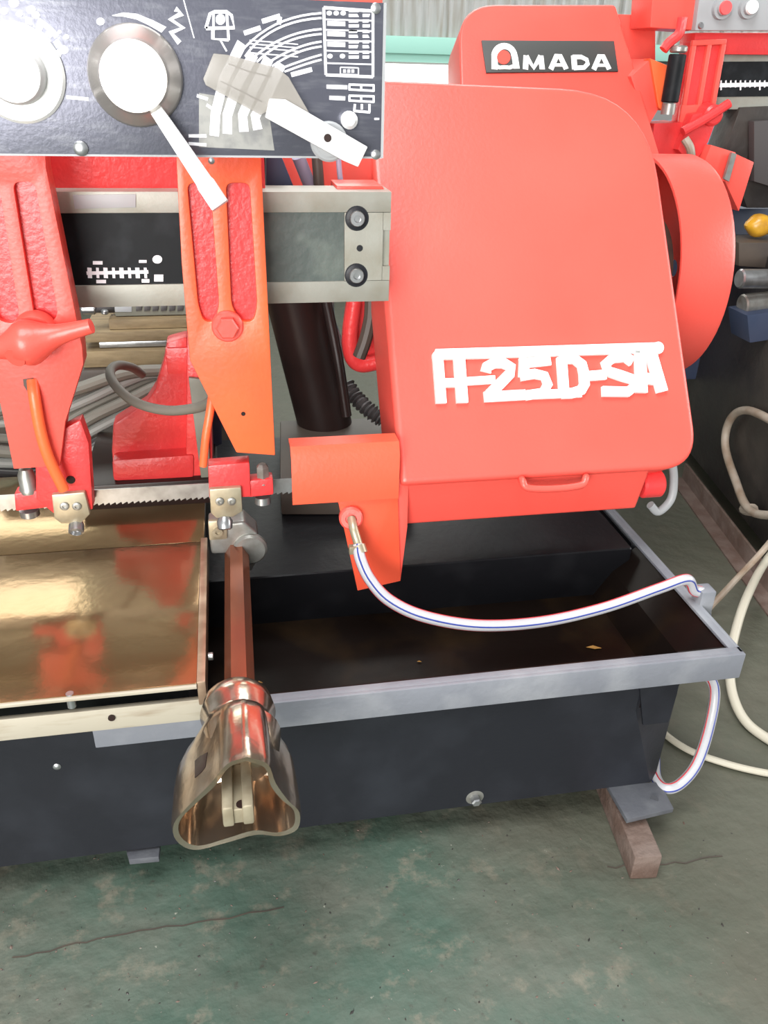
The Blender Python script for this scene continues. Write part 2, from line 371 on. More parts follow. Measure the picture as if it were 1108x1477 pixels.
# --- guide beam (dovetail rail) with recessed fields, bolts, scale
BY = 1.30
bt = P(300, 276.5, Y=BY).z; bb_ = P(300, 440, Y=BY).z; bxr = P(563, 355, Y=BY).x
r0 = P(300, 307, Y=BY).z; r1 = P(300, 409, Y=BY).z; rx = P(497, 360, Y=BY).x
n0 = P(560, 332, Y=BY).z; n1 = P(560, 384, Y=BY).z
b = NB(); box(b, -1.0, bxr, BY+.008, BY+.075, bb_, bt)
box(b, -1.0, bxr, BY, BY+.009, r0, bt, .001); box(b, -1.0, bxr, BY, BY+.009, bb_, r1, .001)
box(b, rx, bxr-.012, BY, BY+.009, r1+.0005, r0-.0005, .0); box(b, bxr-.0125, bxr, BY, BY+.009, n0, r0-.0005); box(b, bxr-.0125, bxr, BY, BY+.009, r1+.0005, n1)
beam = part('guide_beam', b, 'beam_metal')
xs = P(330, 355, Y=BY).x
b = NB(); box(b, -1.0, xs, BY+.004, BY+.0085, r1, r0); part('black_field', b, 'beam_black', beam)
b = NB(); box(b, xs, rx-.0003, BY+.003, BY+.0085, r1, r0); part('worn_field', b, 'beam_green_grey', beam)
for (x, y) in ((515, 315), (514, 397)):
    q = P(x, y, Y=BY); b = NB(); lathe(b, q+Vector((0, .002, 0)), (0, -1, 0), [(0, .0185), (.0022, .0185), (.0023, .0165), (.0, .0165)], 28, False)
    lathe(b, q+Vector((0, .0005, 0)), (0, -1, 0), [(0, .0185), (.0006, .0175)], 28); rg = part('bolt_recess', b, 'black_paint', beam)
    b = NB(); lathe(b, q, (0, -1, 0), [(0, .0118), (.005, .0118), (.007, .0105), (.007, .0055), (.003, .005), (.003, .0001)], 28); part('cap_bolt', b, 'steel', beam)
q = P(519, 358, Y=BY); b = NB(); cyl(b, q+Vector((0, -.0004, 0)), q+Vector((0, .004, 0)), .005, 14); part('hole', b, 'black_paint', beam)
b = NB(); S = Vector((0, -.0006, 0)); FY = BY+.004
def fpx(pts): return px(pts, FY)
ribbon(b, fpx([(125, 394), (214, 392)]), .005, S)
for i in range(8): ribbon(b, fpx([(129+i*11.5, 386), (130+i*11.5, 401)]), .004 if i % 2 else .006, S)
prism(b, fpx(arc(227, 374, 7, 6, 0, 337, 14)), S)
for (x, y, w, h) in ((229, 401, 13, 10), (141, 379, 14, 5), (206, 377, 11, 4), (146, 406, 14, 5), (210, 405, 11, 5)): prism(b, fpx([(x-w/2, y-h/2), (x+w/2, y-h/2), (x+w/2, y+h/2), (x-w/2, y+h/2)]), S)
part('printed_scale', b, 'print_white', beam)
b = NB(); box(b, -1.0, P(384, 260, Y=1.31).x, 1.34, 1.40, bt-.005, bt+.16, .004); part('beam_housing', b, 'red_cast')
b = NB(); q = P(300, 288, Y=BY); prism(b, px([(105, 281), (196, 280), (196, 299), (108, 301)], BY), (0, -.0015, 0), .0004); part('rail_label', b, 'pale_grey', beam)

# --- guide arms (channels with a rib, tapering to the blade guides)
def plate_holes(bm, outer, holes, vec):
    from mathutils.geometry import tessellate_polygon
    vec = Vector(vec); loops = [outer]+holes; flat = [p for l in loops for p in l]
    b = NB(); f = [b.verts.new(p) for p in flat]; k = [b.verts.new(p+vec) for p in flat]
    for t in tessellate_polygon(loops): b.faces.new([f[i] for i in t]); b.faces.new([k[i] for i in t])
    o = 0
    for l in loops:
        for i in range(len(l)):
            j = (i+1) % len(l); b.faces.new((f[o+i], f[o+j], k[o+j], k[o+i]))
        o += len(l)
    bmesh.ops.recalc_face_normals(b, faces=b.faces[:]); bevel(b, .0022, 2, 40)
    return join(bm, b)
def guide_arm(name, out, AY, m, fields):
    b = NB(); prism(b, px(out, AY+.014), (0, .042, 0), .002)
    arm = part(name, b, m)
    b = NB(); holes = [rounded([(p, .010) for p in px(f, AY)], 4) for f in fields]
    plate_holes(b, px(out, AY), holes, (0, .0135, 0)); part('arm_face', b, m, arm)
    for f in fields:
        c = [Vector((sum(x for x, y in f)/len(f), sum(y for x, y in f)/len(f)))]*len(f)
        b = NB(); prism(b, px([tuple(Vector(p)+(Vector(p)-q).normalized()*2) for p, q in zip(f, c)], AY+.0115), (0, .003, 0)); part('recess', b, 'red_cast', arm)
    return arm
AYR = 1.212
outR = [(250, 150), (375, 150), (377, 240), (391, 530), (397, 657), (341, 653), (274, 520), (262, 380)]
armR = guide_arm('guide_arm', outR, AYR, 'orange_paint', [[(270, 264), (303, 264), (316, 440), (310, 464), (294, 464), (286, 440)], [(326, 264), (360, 264), (371, 440), (366, 464), (346, 464), (334, 440)]])
q = P(328, 470, Y=AYR); b = NB(); lathe(b, q, (0, -1, 0), [(-.004, .023), (.004, .023), (.006, .021)], 28); lathe(b, q, (0, -1, 0), [(0, .0165), (.016, .0165), (.018, .0145)], 6)
part('clamp_bolt', b, 'red_paint', armR, smooth=25)
q = P(351, 597, Y=AYR-.0005); b = NB(); cyl(b, q, q+Vector((0, .004, 0)), .0035, 12); part('pin_hole', b, 'dark_brown', armR)

AYL = 1.205
outL = [(-62, 150), (62, 150), (66, 242), (118, 500), (120, 525), (94, 608), (86, 672), (20, 676), (-12, 520), (-50, 300)]
armL = guide_arm('guide_arm', outL, AYL, 'red_paint', [[(18, 262), (50, 262), (84, 455), (72, 468), (50, 462)], [(-38, 262), (-2, 262), (28, 455), (20, 468), (-4, 462)]])
# T handle on the left arm
q = P(52, 478, Y=AYL); b = NB()
lathe(b, q, (0, -1, 0), [(-.004, .03), (.012, .029), (.016, .026)], 28)
h = q + Vector((-.012, -.030, -.012))
lathe(b, q+Vector((-.004, -.01, -.004)), h-q, [(0, .017), (.03, .018), (.05, .014)], 20)
h = P(40, 494, Y=AYL-.032); e1 = P(132, 470, Y=AYL-.045); e0 = P(-45, 512, Y=AYL-.03)
tube(b, [e0, (e0+h)/2, h, (h+e1)/2, e1], .012, 14, 6, rfun=lambda t: .010+.018*math.exp(-((t-.5)/.16)**2) + .004*math.sin(t*3.14))
part('clamp_handle', b, 'red_paint', armL)
# slot with red coolant tube in left arm
b = NB(); prism(b, px([(33, 547), (48, 545), (52, 560), (50, 572), (40, 566), (34, 556)], AYL-.0006), (0, .003, 0)); part('slot', b, 'wheel_dark', armL)
b = NB(); tube(b, [P(47, 548, Y=AYL+.004), P(50, 575, Y=AYL-.008), P(58, 620, Y=AYL-.012), P(70, 660, Y=AYL-.012), P(92, 706, Y=AYL-.006)], .0085, 14); part('coolant_tube', b, 'orange_paint', armL)
b = NB(); tube(b, [P(306, 572, Y=1.23), P(302, 600, Y=1.22), P(297, 630, Y=1.215), P(293, 672, Y=1.215)], .0065, 12); part('coolant_tube', b, 'orange_paint', armR)

# --- blade guide heads under each arm
def guide_head(ox, oy, mirror=False):
    def q(pts, Y): return [P(ox+x, oy+y, Y=Y) for x, y in pts]
    b = NB()
    prism(b, q([(0, 0), (60, -5), (62, 45), (2, 48)], 1.222), (0, .03, 0), .003)
    prism(b, q([(56, 22), (94, 18), (95, 42), (58, 46)], 1.226), (0, .028, 0), .004)
    hd = part('blade_guide', b, 'red_cast')
    b = NB(); prism(b, q([(2, 34), (48, 31), (50, 66), (36, 74), (12, 76), (4, 68)], 1.212), (0, .012, 0), .003); pl = part('guide_plate', b, 'brass_pale', hd)
    b = NB()
    for x in (17, 34):
        c = P(ox+x, oy+51, Y=1.2115); lathe(b, c, (0, -1, 0), [(0, .007), (.002, .007), (.003, .0055), (.003, .003), (.001, .003)], 14)
    part('socket_screw', b, 'steel_dull', pl)
    b = NB(); c = P(ox+24, oy+76, Y=1.218); lathe(b, c+Vector((0, 0, .004)), (0, -.5, -1), [(0, .009), (.008, .013), (.02, .012), (.022, .009)], 18); part('roller', b, 'steel', hd)
    b = NB(); c = P(ox+79, oy+8, Y=1.238); lathe(b, c+Vector((0, 0, .014)), (0, 0, -1), [(0, .006), (.006, .011), (.03, .011), (.034, .014)], 6); part('adjusting_bolt', b, 'steel_dull', hd, smooth=0)
    b = NB(); c = P(ox+79, oy+48, Y=1.24); lathe(b, c+Vector((0, 0, .006)), (0, 0, -1), [(0, .013), (.012, .014), (.013, .012)], 18); part('washer', b, 'steel', hd)
    return hd
hr = guide_head(300, 672)
# left head is mirrored: bolt on its left
def q_(pts, Y): return [P(x, y, Y=Y) for x, y in pts]
b = NB(); prism(b, q_([(50, 640), (116, 606), (128, 640), (134, 735), (82, 745), (52, 720)], 1.222), (0, .03, 0), .003)
prism(b, q_([(20, 712), (70, 706), (74, 732), (22, 738)], 1.226), (0, .028, 0), .004); hd = part('blade_guide', b, 'red_cast')
b = NB(); prism(b, q_([(74, 714), (122, 710), (130, 742), (116, 756), (88, 756), (78, 748)], 1.212), (0, .012, 0), .003); pl = part('guide_plate', b, 'brass_pale', hd)
b = NB()
for x in (93, 111): lathe(b, P(x, 730, Y=1.2115), (0, -1, 0), [(0, .007), (.002, .007), (.003, .0055), (.003, .003), (.001, .003)], 14)
part('socket_screw', b, 'steel_dull', pl)
b = NB(); c = P(111, 760, Y=1.218); lathe(b, c+Vector((0, .004, .006)), (0, -1, -.6), [(0, .010), (.006, .012), (.018, .012), (.02, .008), (.014, .006)], 18); part('roller', b, 'steel', hd)
b = NB(); lathe(b, P(36, 676, Y=1.238), (0, 0, -1), [(0, .009), (.010, .013), (.03, .013), (.034, .015), (.04, .015)], 18); part('adjusting_bolt', b, 'steel_dull', hd)
b = NB(); lathe(b, P(42, 735, Y=1.24), (0, 0, -1), [(0, .015), (.01, .015), (.012, .012)], 18); part('washer', b, 'steel', hd)
b = NB(); lathe(b, P(102, 692, Y=1.2215), (0, -1, 0), [(0, .007), (.002, .006), (.0022, .003)], 14); part('set_screw', b, 'dark_brown', hd)

# --- control panel box
PY = 1.12
pz0 = P(280, 226, Y=PY).z; pz1 = P(554, 4, Y=PY).z; pxr = P(556, 110, Y=PY).x
b = NB(); box(b, -.95, pxr-.004, PY+.005, PY+.05, pz0+.002, pz1+.006, .003); prism(b, [(-.95, PY+.004, pz1+.003), (pxr-.001, PY+.004, pz1+.003), (pxr-.001, PY+.004, pz1+.05), (-.95, PY+.004, pz1+.05)], (0, .05, 0), .004)
box(b, pxr-.006, pxr, PY+.002, PY+.05, pz0, pz1, .001)
cp = part('control_box', b, 'red_paint')
b = NB(); box(b, -.95, pxr-.004, PY, PY+.006, pz0, pz1, .0008); plate = part('control_panel', b, 'panel_black', label='scratched dark metal control panel')
b = NB(); box(b, -.95, pxr-.003, PY-.001, PY+.0, pz0-.0005, pz0+.0018); box(b, pxr-.004, pxr-.0005, PY-.0005, PY+.004, pz0, pz1); part('panel_edge', b, 'pale_grey', plate)
F = Vector((0, -.0005, 0))
def ppx(pts): return px(pts, PY)
# printed symbols
b = NB()
prism(b, ppx(arc(145, 31, 6, 5.5, 0, 337, 12)), F)
part('printed_mark', b, 'print_white', plate); b = NB()
w_out = [(162, 22), (178, 18), (198, 20), (220, 29), (240, 39)]; w_in = [(233, 47), (216, 37), (197, 28), (178, 24)]
for a0, a1, c1, c0 in zip(w_out[:-1], w_out[1:], [(178, 24), (197, 28), (216, 37), (233, 47)], [(162, 23), (178, 24), (197, 28), (216, 37)]): prism(b, ppx([a0, a1, c1, c0]), F)
part('printed_mark', b, 'print_white', plate); b = NB()
ribbon(b, ppx([(253, 13), (262, 20), (246, 28), (264, 40), (247, 47), (259, 62)]), .006, F)
part('printed_mark', b, 'print_white', plate); b = NB()
ribbon(b, ppx([(297, 41), (303, 20), (310, 17), (327, 17), (334, 22), (338, 40), (297, 41)]), .0035, F)
ribbon(b, ppx([(308, 17), (308, 56), (330, 58)]), .003, F); ribbon(b, ppx([(327, 18), (330, 58)]), .003, F); ribbon(b, ppx([(306, 41), (306, 57)]), .002, F)
prism(b, ppx(arc(318, 28, 7, 8, 0, 337, 12)), F); ribbon(b, ppx([(318, 58), (327, 74)]), .002, F)
part('printed_mark', b, 'print_white', plate); b = NB()
ribbon(b, ppx([(265, 0), (280, 55)]), .0012, F)
part('printed_mark', b, 'print_white', plate); b = NB()
def mark(fn, *args):
    b = NB(); fn(b, *args); part('printed_mark', b, 'print_white', plate)
for a in range(0, 4):  # ring marks around the first dial
    mark(ribbon, ppx(arc(22, 103, 72, 76, 78-a*14, 70-a*14, 4)), .007, F)
mark(ribbon, ppx(arc(20, 105, 66, 71, 62, 38, 10)), .004, F); mark(ribbon, ppx(arc(20, 105, 79, 84, 64, 38, 10)), .006, F)
for (x, y, r_) in ((92, 72, 7), (82, 78, 7), (96, 53, 4), (86, 46, 3), (45, 14, 7), (52, 22, 6), (20, 4, 8), (6, 16, 6), (28, 20, 5)): mark(prism, ppx(arc(x, y, r_, r_*.9, 0, 320, 8)), F)
for (x0, y0, x1, y1) in ((402, 35, 404, 24), (378, 31, 404, 23), (352, 48, 376, 40), (420, 108, 450, 100)): mark(ribbon, ppx([(x0, y0), (x1, y1)]), .005, F)
for (x0, y0, x1, y1) in ((284, 138, 300, 143), (298, 151, 308, 158), (96, 140, 128, 143), (272, 196, 298, 196), (272, 207, 298, 209)): mark(ribbon, ppx([(x0, y0), (x1, y1)]), .0035, F)
# speed arcs: four pairs of curves
b = NB()
for k, (yy, xe, ye) in enumerate(((19, 345, 78), (42, 362, 86), (60, 384, 92), (79, 402, 100))):
    for d in (0, 7):
        s = Vector((464, yy+d)); e = Vector((xe+d*1.2, ye+d*.5)); c = Vector((xe+44, yy+4+d))
        ribbon(b, ppx([tuple(s*(1-t)**2 + c*2*t*(1-t) + e*t*t) for t in [i/10 for i in range(11)]]), .0022, F)
    ribbon(b, ppx([(xe+4, ye-16 if k == 0 else ye-8), (xe-22+k*2, ye+36), (xe-34, ye+86-k*6), (xe-36+k*2, 196-k*3)]), .0115, F*1.3)
    part('printed_speed_arc', b, 'print_white', plate); b = NB()
for y in (60, 65, 70, 78): ribbon(b, ppx([(360, y-2), (430, y+4)]), .0012, F)
part('printed_speed_lines', b, 'print_white', plate)
# printed data table
b = NB()
tb = [(467, 11), (538, 16), (538, 111), (470, 108)]
for i in range(4): ribbon(b, ppx([tb[i], tb[(i+1) % 4]]), .0032, F)
for y in (28, 43, 58, 73, 91): ribbon(b, ppx([(470, y), (537, y+2)]), .0016, F)
for r in range(5):
    y = 19+r*15
    if r in (1, 2, 3): prism(b, ppx([(472, y-4), (498, y-3), (498, y+4), (472, y+3)]), F)
    else:
        for x in ((475, 485, 495) if r == 0 else (476, 494)): prism(b, ppx(arc(x, y+(2 if r else 0), 4, 3.5, 0, 315, 8)), F)
    for x, w in ((503, 15), (523, 11)):
        for dy in (-4, 3): prism(b, ppx([(x, y+dy-2), (x+w-random.random()*4, y+dy-2), (x+w-random.random()*3, y+dy+2.5), (x, y+dy+2.5)]), F)
for i, (p, q) in enumerate((((491, 97), (517, 98)), ((517, 98), (517, 108)), ((517, 108), (491, 107)), ((491, 107), (491, 97)))): ribbon(b, ppx([p, q]), .0014, F)
for x in (497, 503, 509): prism(b, ppx([(x-2, 100), (x+2, 100), (x+2, 105), (x-2, 105)]), F)
part('printed_data_table', b, 'print_white', plate)
b = NB()
for (x0, x1, y) in ((471, 501, 125), (475, 498, 141)): ribbon(b, ppx([(x0, y), (x1, y+1)]), .0045, F)
for y in (125, 141):
    for p, q in (((503, y-3), (540, y-2)), ((503, y+4), (540, y+6)), ((504, y-3), (504, y+5)), ((539, y-3), (539, y+7)), ((521, y-3), (521, y+5))): ribbon(b, ppx([p, q]), .0024, F)
for p, q in (((512, 150), (511, 160)), ((533, 150), (533, 162)), ((510, 160), (534, 162)), ((522, 150), (522, 158))): ribbon(b, ppx([p, q]), .0028, F)
prism(b, ppx([(540, 170), (547, 170), (547, 173), (540, 173)]), F)
part('printed_key', b, 'print_white', plate)
# worn adhesive label
b = NB(); prism(b, ppx([(287, 134), (386, 150), (396, 217), (287, 212)]), (0, -.0003, 0)); part('worn_label', b, 'worn_label', plate)
# dials
q = P(26, 106, Y=PY); b = NB(); lathe(b, q, (0, -1, 0), [(0, .052), (.004, .052), (.007, .049)], 48); d1 = part('dial', b, 'dial_silver', plate)
b = NB(); lathe(b, q+Vector((0, -.006, 0)), (0, -1, 0), [(0, .0325), (.02, .0315), (.024, .029)], 40); part('dial_knob', b, 'dial_silver', plate)
q = P(196, 110, Y=PY); b = NB(); lathe(b, q, (0, -1, 0), [(0, .054), (.006, .054), (.012, .0515), (.024, .041), (.030, .0385), (.033, .0372)], 48); part('dial', b, 'dial_ring', plate)
b = NB(); lathe(b, q+Vector((0, -.0325, 0)), (0, -1, 0), [(0, .0368), (.0012, .0365)], 48); part('dial_face', b, 'dial_silver', plate)
for (x, y) in ((197, 69), (149, 100), (208, 132)):
    b = NB(); c = P(x, y, Y=PY-.0336); lathe(b, c, (0, -1, 0), [(-.001, .004), (.0006, .0038)], 10); part('face_screw', b, 'steel_dull', plate)
# lever of the middle dial
a0 = P(221, 152, Y=PY-.016); a1 = P(318, 297, Y=PY-.055); d = (a1-a0).normalized(); sd = d.cross(Vector((0, 1, 0))).normalized(); up = sd.cross(d)
b = NB(); b2 = NB()
ring = lambda p, w, t: [b2.verts.new(p+sd*w*s+up*t*u) for s, u in ((-1, -1), (1, -1), (1, 1), (-1, 1))]
rr = [ring(a0, .0075, .006), ring(a0+(a1-a0)*.75, .0100, .005), ring(a0+(a1-a0)*.78, .0112, .006), ring(a1, .0112, .006)]
for x, y in zip(rr, rr[1:]):
    for k in range(4): b2.faces.new((x[k], x[(k+1) % 4], y[(k+1) % 4], y[k]))
b2.faces.new(rr[0]); b2.faces.new(rr[-1][::-1]); bmesh.ops.recalc_face_normals(b2, faces=b2.faces[:]); bevel(b2, .0012, 2, 40); join(b, b2)
part('dial_lever', b, 'lever_silver', plate)
# speed pointer: pivot disc, clear pointer, bar with hole
q = P(474, 204, Y=PY); b = NB(); lathe(b, q, (0, -1, 0), [(0, .0235), (.006, .0235), (.008, .021), (.008, .017), (.012, .017)], 32); part('pivot', b, 'pale_grey', plate)
b = NB(); prism(b, [P(x, y, Y=PY-.010) for x, y in ((308, 77), (328, 79), (400, 98), (416, 111), (446, 163), (411, 144), (376, 166), (297, 123), (293, 114))], (0, -.004, 0), .001); pp = part('clear_pointer', b, 'plastic_clear', plate)
b = NB(); ribbon(b, [P(x, y, Y=PY-.0142) for x, y in ((330, 92), (345, 98), (362, 104), (392, 111))], .0012, F); ribbon(b, [P(x, y, Y=PY-.0142) for x, y in ((318, 117), (345, 130), (378, 147))], .0012, F); part('hairline', b, 'dark_brown', pp)
b = NB(); prism(b, [P(x, y, Y=PY-.012) for x, y in ((388, 142), (411, 143), (529, 211), (515, 240), (494, 231), (382, 169))], (0, -.010, 0), .0015); bar = part('pointer_bar', b, 'lever_silver', plate)
b = NB(); c = P(472.7, 199, Y=PY-.0221); cyl(b, c, c+Vector((0, -.0004, 0)), .0048, 16); part('bar_hole', b, 'dark_brown', bar)
# screws
for i, (x, y, r, h) in enumerate(((503, 173, .0105, .012), (542, 12, .006, .003), (542, 223, .006, .003), (117, 214, .0085, .005), (305, 232, .004, .002))):
    b = NB(); lathe(b, P(x, y, Y=PY), (0, -1, 0), [(0, r), (h*.6, r), (h, r*.6)], 18); part('screw', b, 'steel' if i else 'dial_silver', plate)

# --- wheel cover with badge, inclined like the saw frame
TA = R(33); CN = Vector((0, math.cos(TA), -math.sin(TA))); CQ = P(790, 687, Y=1.2); CV = Vector((0, -math.sin(TA), -math.cos(TA)))
def C(x, y, off=0): return PP(x, y, CQ - CN*off, CN)
xl, xr = .262, .803
def CV_at(x, t): return Vector((x, CQ.y, CQ.z)) - CV*t      # t metres up the face from the bend
tt = (C(800, 119)-Vector((0, CQ.y, CQ.z))).dot(-CV)
cov = rounded([(CV_at(xl-.005, tt), 0), (CV_at(xr-.018, tt-.01), .17), (CV_at(xr+.008, 0), .075), (CV_at(xl, 0.0), 0)], 10)
b = NB(); prism(b, cov, CN*.15, .012, 4); cover = part('wheel_cover', b, 'red_paint', smooth=50)
# skirt below the bend
s0 = CQ.z+.012; y0 = CQ.y+.008
b = NB(); prism(b, [(xl+.006, y0, s0), (xl+.006, y0+.028, P(580, 757, Y=y0+.028).z), (xl+.006, y0+.19, P(580, 757, Y=y0+.028).z), (xl+.006, y0+.25, s0+.14)], (P(924, 733, Y=y0+.012).x-xl-.006, 0, 0), .006, 3)
part('cover_skirt', b, 'red_paint')
b = NB(); ex = P(943, 705, Y=y0+.045).x; zc = P(930, 700, Y=y0+.04).z; cyl(b, (ex-.03, y0+.045, zc), (ex+.012, y0+.045, zc), .026, 24, .004); part('cover_knob', b, 'red_cast')
b = NB(); tube(b, [P(968, 655, Y=y0+.09), P(972, 690, Y=y0+.09), P(968, 720, Y=y0+.085), P(950, 738, Y=y0+.08), P(938, 728, Y=y0+.08)], .008, 12); part('drain_hose', b, 'pale_grey')
# grab handle on the skirt
hy = y0+.002
hp = [P(752, 690, Y=hy), P(754, 694, Y=hy-.022), P(762, 704, Y=hy-.03), P(800, 705, Y=hy-.032), P(838, 700, Y=hy-.03), P(845, 690, Y=hy-.022), P(845, 687, Y=hy)]
b = NB(); tube(b, hp, .0062, 12); part('grab_handle', b, 'red_paint', cover)
# badge
bo = lambda pts, off=0: [C(610+x/2.995, 480+y/2.995, off) for x, y in pts]
BV = -CN*.0055; b = NB()
def bs(pts, w): ribbon(b, bo(pts), w/2.995*.00118, BV)
bs([(52, 98), (540, 83), (1008, 68)], 46); prism(b, bo(arc(1008, 70, 24, 26, 0, 345, 16)), BV); prism(b, bo(arc(62, 106, 25, 26, 0, 345, 16)), BV)
bs([(60, 95), (76, 308)], 46); bs([(152, 100), (167, 306)], 50); bs([(70, 222), (165, 218)], 38); bs([(160, 214), (310, 204)], 36)
bs([(270, 172), (274, 150), (305, 133), (345, 133), (378, 152), (372, 180), (335, 218), (285, 268)], 48); bs([(262, 280), (440, 270)], 46)
bs([(415, 136), (548, 122)], 44); bs([(436, 110), (432, 195)], 46); bs([(418, 190), (480, 180), (522, 190), (536, 225), (515, 262), (440, 274)], 44)
bs([(430, 272), (680, 262)], 40)
bs([(595, 110), (606, 265)], 46); bs([(585, 115), (650, 116), (682, 140), (692, 180), (694, 225), (680, 250), (640, 264), (596, 266)], 46)
bs([(690, 192), (785, 184)], 44)
bs([(900, 128), (870, 108), (815, 112), (785, 138), (795, 170), (850, 188), (902, 205), (908, 235), (880, 258), (770, 256)], 46)
bs([(932, 80), (940, 262)], 52); bs([(975, 75), (1028, 258)], 52); bs([(940, 200), (1000, 205)], 50); bs([(930, 92), (985, 90)], 40)
part('name_badge', b, 'badge_white', cover, smooth=0, label='raised white H-250-SA badge')
# cover back shell and wheel behind the cover, seen between beam and cover
wc = (C(760, 420) + CN*.02); wc.x = (xl+xr)/2 - .0
b = NB(); lathe(b, wc + CN*.12, CN, [(0, .255), (.05, .255), (.055, .24)], 56); part('wheel_housing', b, 'red_paint')
b = NB(); lathe(b, wc + CN*.06, CN, [(0, .22), (.0, .25), (.04, .25), (.04, .22)], 56, False); part('band_wheel', b, 'wheel_dark')
# drum guard to the right of the cover (axis along x, open towards the cover)
DC = Vector((0, 1.80, .82)); dr = .245; dx0, dx1 = .908, 1.032
b = NB(); lathe(b, (dx0, DC.y, DC.z), (1, 0, 0), [(.0, dr-.006), (.0, dr), (dx1-dx0-.012, dr), (dx1-dx0-.003, dr-.004), (dx1-dx0, dr-.014), (dx1-dx0, 0.02), (dx1-dx0-.006, .02), (dx1-dx0-.006, dr-.018), (.0, dr-.006)], 64, False)
part('drum_guard', b, 'red_paint')
b = NB(); lathe(b, (.64, DC.y, DC.z), (1, 0, 0), [(0, .10), (.16, .10), (.30, .12), (.32, .12)], 40); part('drive_motor', b, 'wheel_dark')

# --- blade guard flap, coolant nozzle bracket
fy = 1.200
b = NB()
prof = [(fy+.05, P(500, 628, Y=fy+.05).z), (fy+.012, P(500, 640, Y=fy+.012).z), (fy, P(500, 660, Y=fy).z), (fy, P(460, 726, Y=fy).z), (fy+.004, P(460, 726, Y=fy).z), (fy+.004, P(500, 662, Y=fy).z), (fy+.016, P(500, 644, Y=fy).z-.004), (fy+.05, P(500, 632, Y=fy+.05).z)]
x0, x1, x2 = P(420, 660, Y=fy).x, P(577, 660, Y=fy).x, P(478, 720, Y=fy).x
prism(b, [(x0, y, z) for y, z in prof], (x1-x0, 0, 0))
gf = part('blade_guard', b, 'guard_red')
b = NB(); prism(b, px([(484, 706), (570, 700), (574, 712), (578, 838), (516, 852)], fy+.006), (0, .005, 0), .001); br = part('nozzle_bracket', b, 'guard_red')
b = NB(); prism(b, px([(572, 690), (590, 690), (588, 760), (578, 838), (574, 800)], fy+.012), (0, .04, 0), .002); part('bracket_side', b, 'red_paint', br)
q = P(506, 745, Y=fy+.006); b = NB(); lathe(b, q, (-.1, -1, .25), [(0, .0205), (.014, .020), (.017, .017), (.017, .010), (.012, .0098)], 28); nz = part('nozzle_boss', b, 'red_paint', br)
a = q + Vector((0, -.010, .002)); t1 = P(516, 782, Y=fy-.035)
b = NB(); tube(b, [a, P(510, 762, Y=fy-.022), t1, P(519, 795, Y=fy-.045)], .0078, 12); part('nozzle_pipe', b, 'brass_pale', br)
# coolant hose with coloured stripes
hs = [P(517, 786, Y=fy-.038), P(520, 806, Y=fy-.055), P(534, 836, Y=fy-.075), P(562, 866, Y=fy-.095), P(612, 889, Y=fy-.115), P(690, 902, Y=fy-.125), P(780, 897, Y=1.08), P(870, 877, Y=1.085), P(950, 849, Y=1.09), P(990, 836, Y=1.095), Vector((XR-.015, 1.10, ZR+.026)), Vector((XR+.012, 1.10, ZR+.010))]
hd_ = Vector((XR+.022, 1.095, ZR-.05))
hs2 = hs + [hd_, Vector((XR+.026, 1.07, ZR-.13)), P(1031, 995, Y=1.03), P(1024, 1045, Y=1.0), P(1006, 1100, Y=.965), P(982, 1130, Y=.95), P(960, 1137, Y=.95), P(946, 1120, Y=.985), P(944, 1092, Y=1.04)]
b = NB(); tube(b, hs2, .0098, 16, 10); hose = part('coolant_hose', b, 'hose_white', label='white reinforced hose')
for k_, m_ in ((20, 'stripe_red'), (110, 'stripe_blue'), (200, 'stripe_red'), (290, 'stripe_blue')):
    b = NB(); tube(b, hs2, .0016, 6, 10, off=(R(k_), .0090)); part('hose_stripe', b, m_, hose)
b = NB(); q = hs[1]; d = hs[2]-hs[0]; lathe(b, hs[0]+d*.02, d, [(0, .0115), (.014, .0115)], 20); c = hs[0]+d*.1
box(b, c.x-.018, c.x-.006, c.y-.006, c.y+.006, c.z-.008, c.z+.006, .001); part('hose_clamp', b, 'brass_pale', hose)
b = NB(); q = P(1020, 845, Y=1.10); box(b, XR-.006, XR+.022, 1.085, 1.115, ZR-.03, ZR-.002+.03, .003); part('hose_clip', b, 'grey_lip')
# bits of swarf in the pan
for (x, y, s, m) in ((857, 935, .014, 'leaf_dry'), (605, 955, .004, 'leaf_dry'), (374, 985, .006, 'leaf_dry')):
    q = P(x, y, Z=PZ+.001); b = NB(); prism(b, [q+Vector((-s, s*.3, 0)), q+Vector((0, s*.45, .001)), q+Vector((s, -s*.2, 0)), q+Vector((0, -s*.3, .001))], (0, 0, .001)); part('swarf_chip', b, m)

# --- vise: bearing bracket, rod, three-lobed hand knob, fixed jaw
RX, RZ = -.0175, .452
b = NB()
prism(b, px([(300, 758), (352, 752), (372, 770), (376, 800), (362, 826), (345, 812), (345, 798), (305, 800)], 1.262), (0, .05, 0), .006, 3)
vb = part('vise_bearing', b, 'steel_dull'); b = NB(); q = P(366, 795, Y=1.262); lathe(b, q+Vector((-.006, .004, .006)), (0, -1, 0), [(0, .03), (.008, .03), (.012, .026)], 28); part('bearing_cap', b, 'steel_dull', vb)
b = NB(); prism(b, px([(300, 752), (328, 751), (328, 778), (302, 780)], 1.256), (0, .01, 0), .003); lathe(b, P(314, 767, Y=1.256), (0, -1, 0), [(0, .009), (.004, .009), (.004, .004), (.001, .004)], 14); part('bearing_lug', b, 'brass_pale', vb)
b = NB(); lathe(b, (RX, 1.27, RZ), (-.012, -1, 0), [(0, .021), (.46, .021)], 6); part('vise_rod', b, 'rusty_rod', smooth=0)
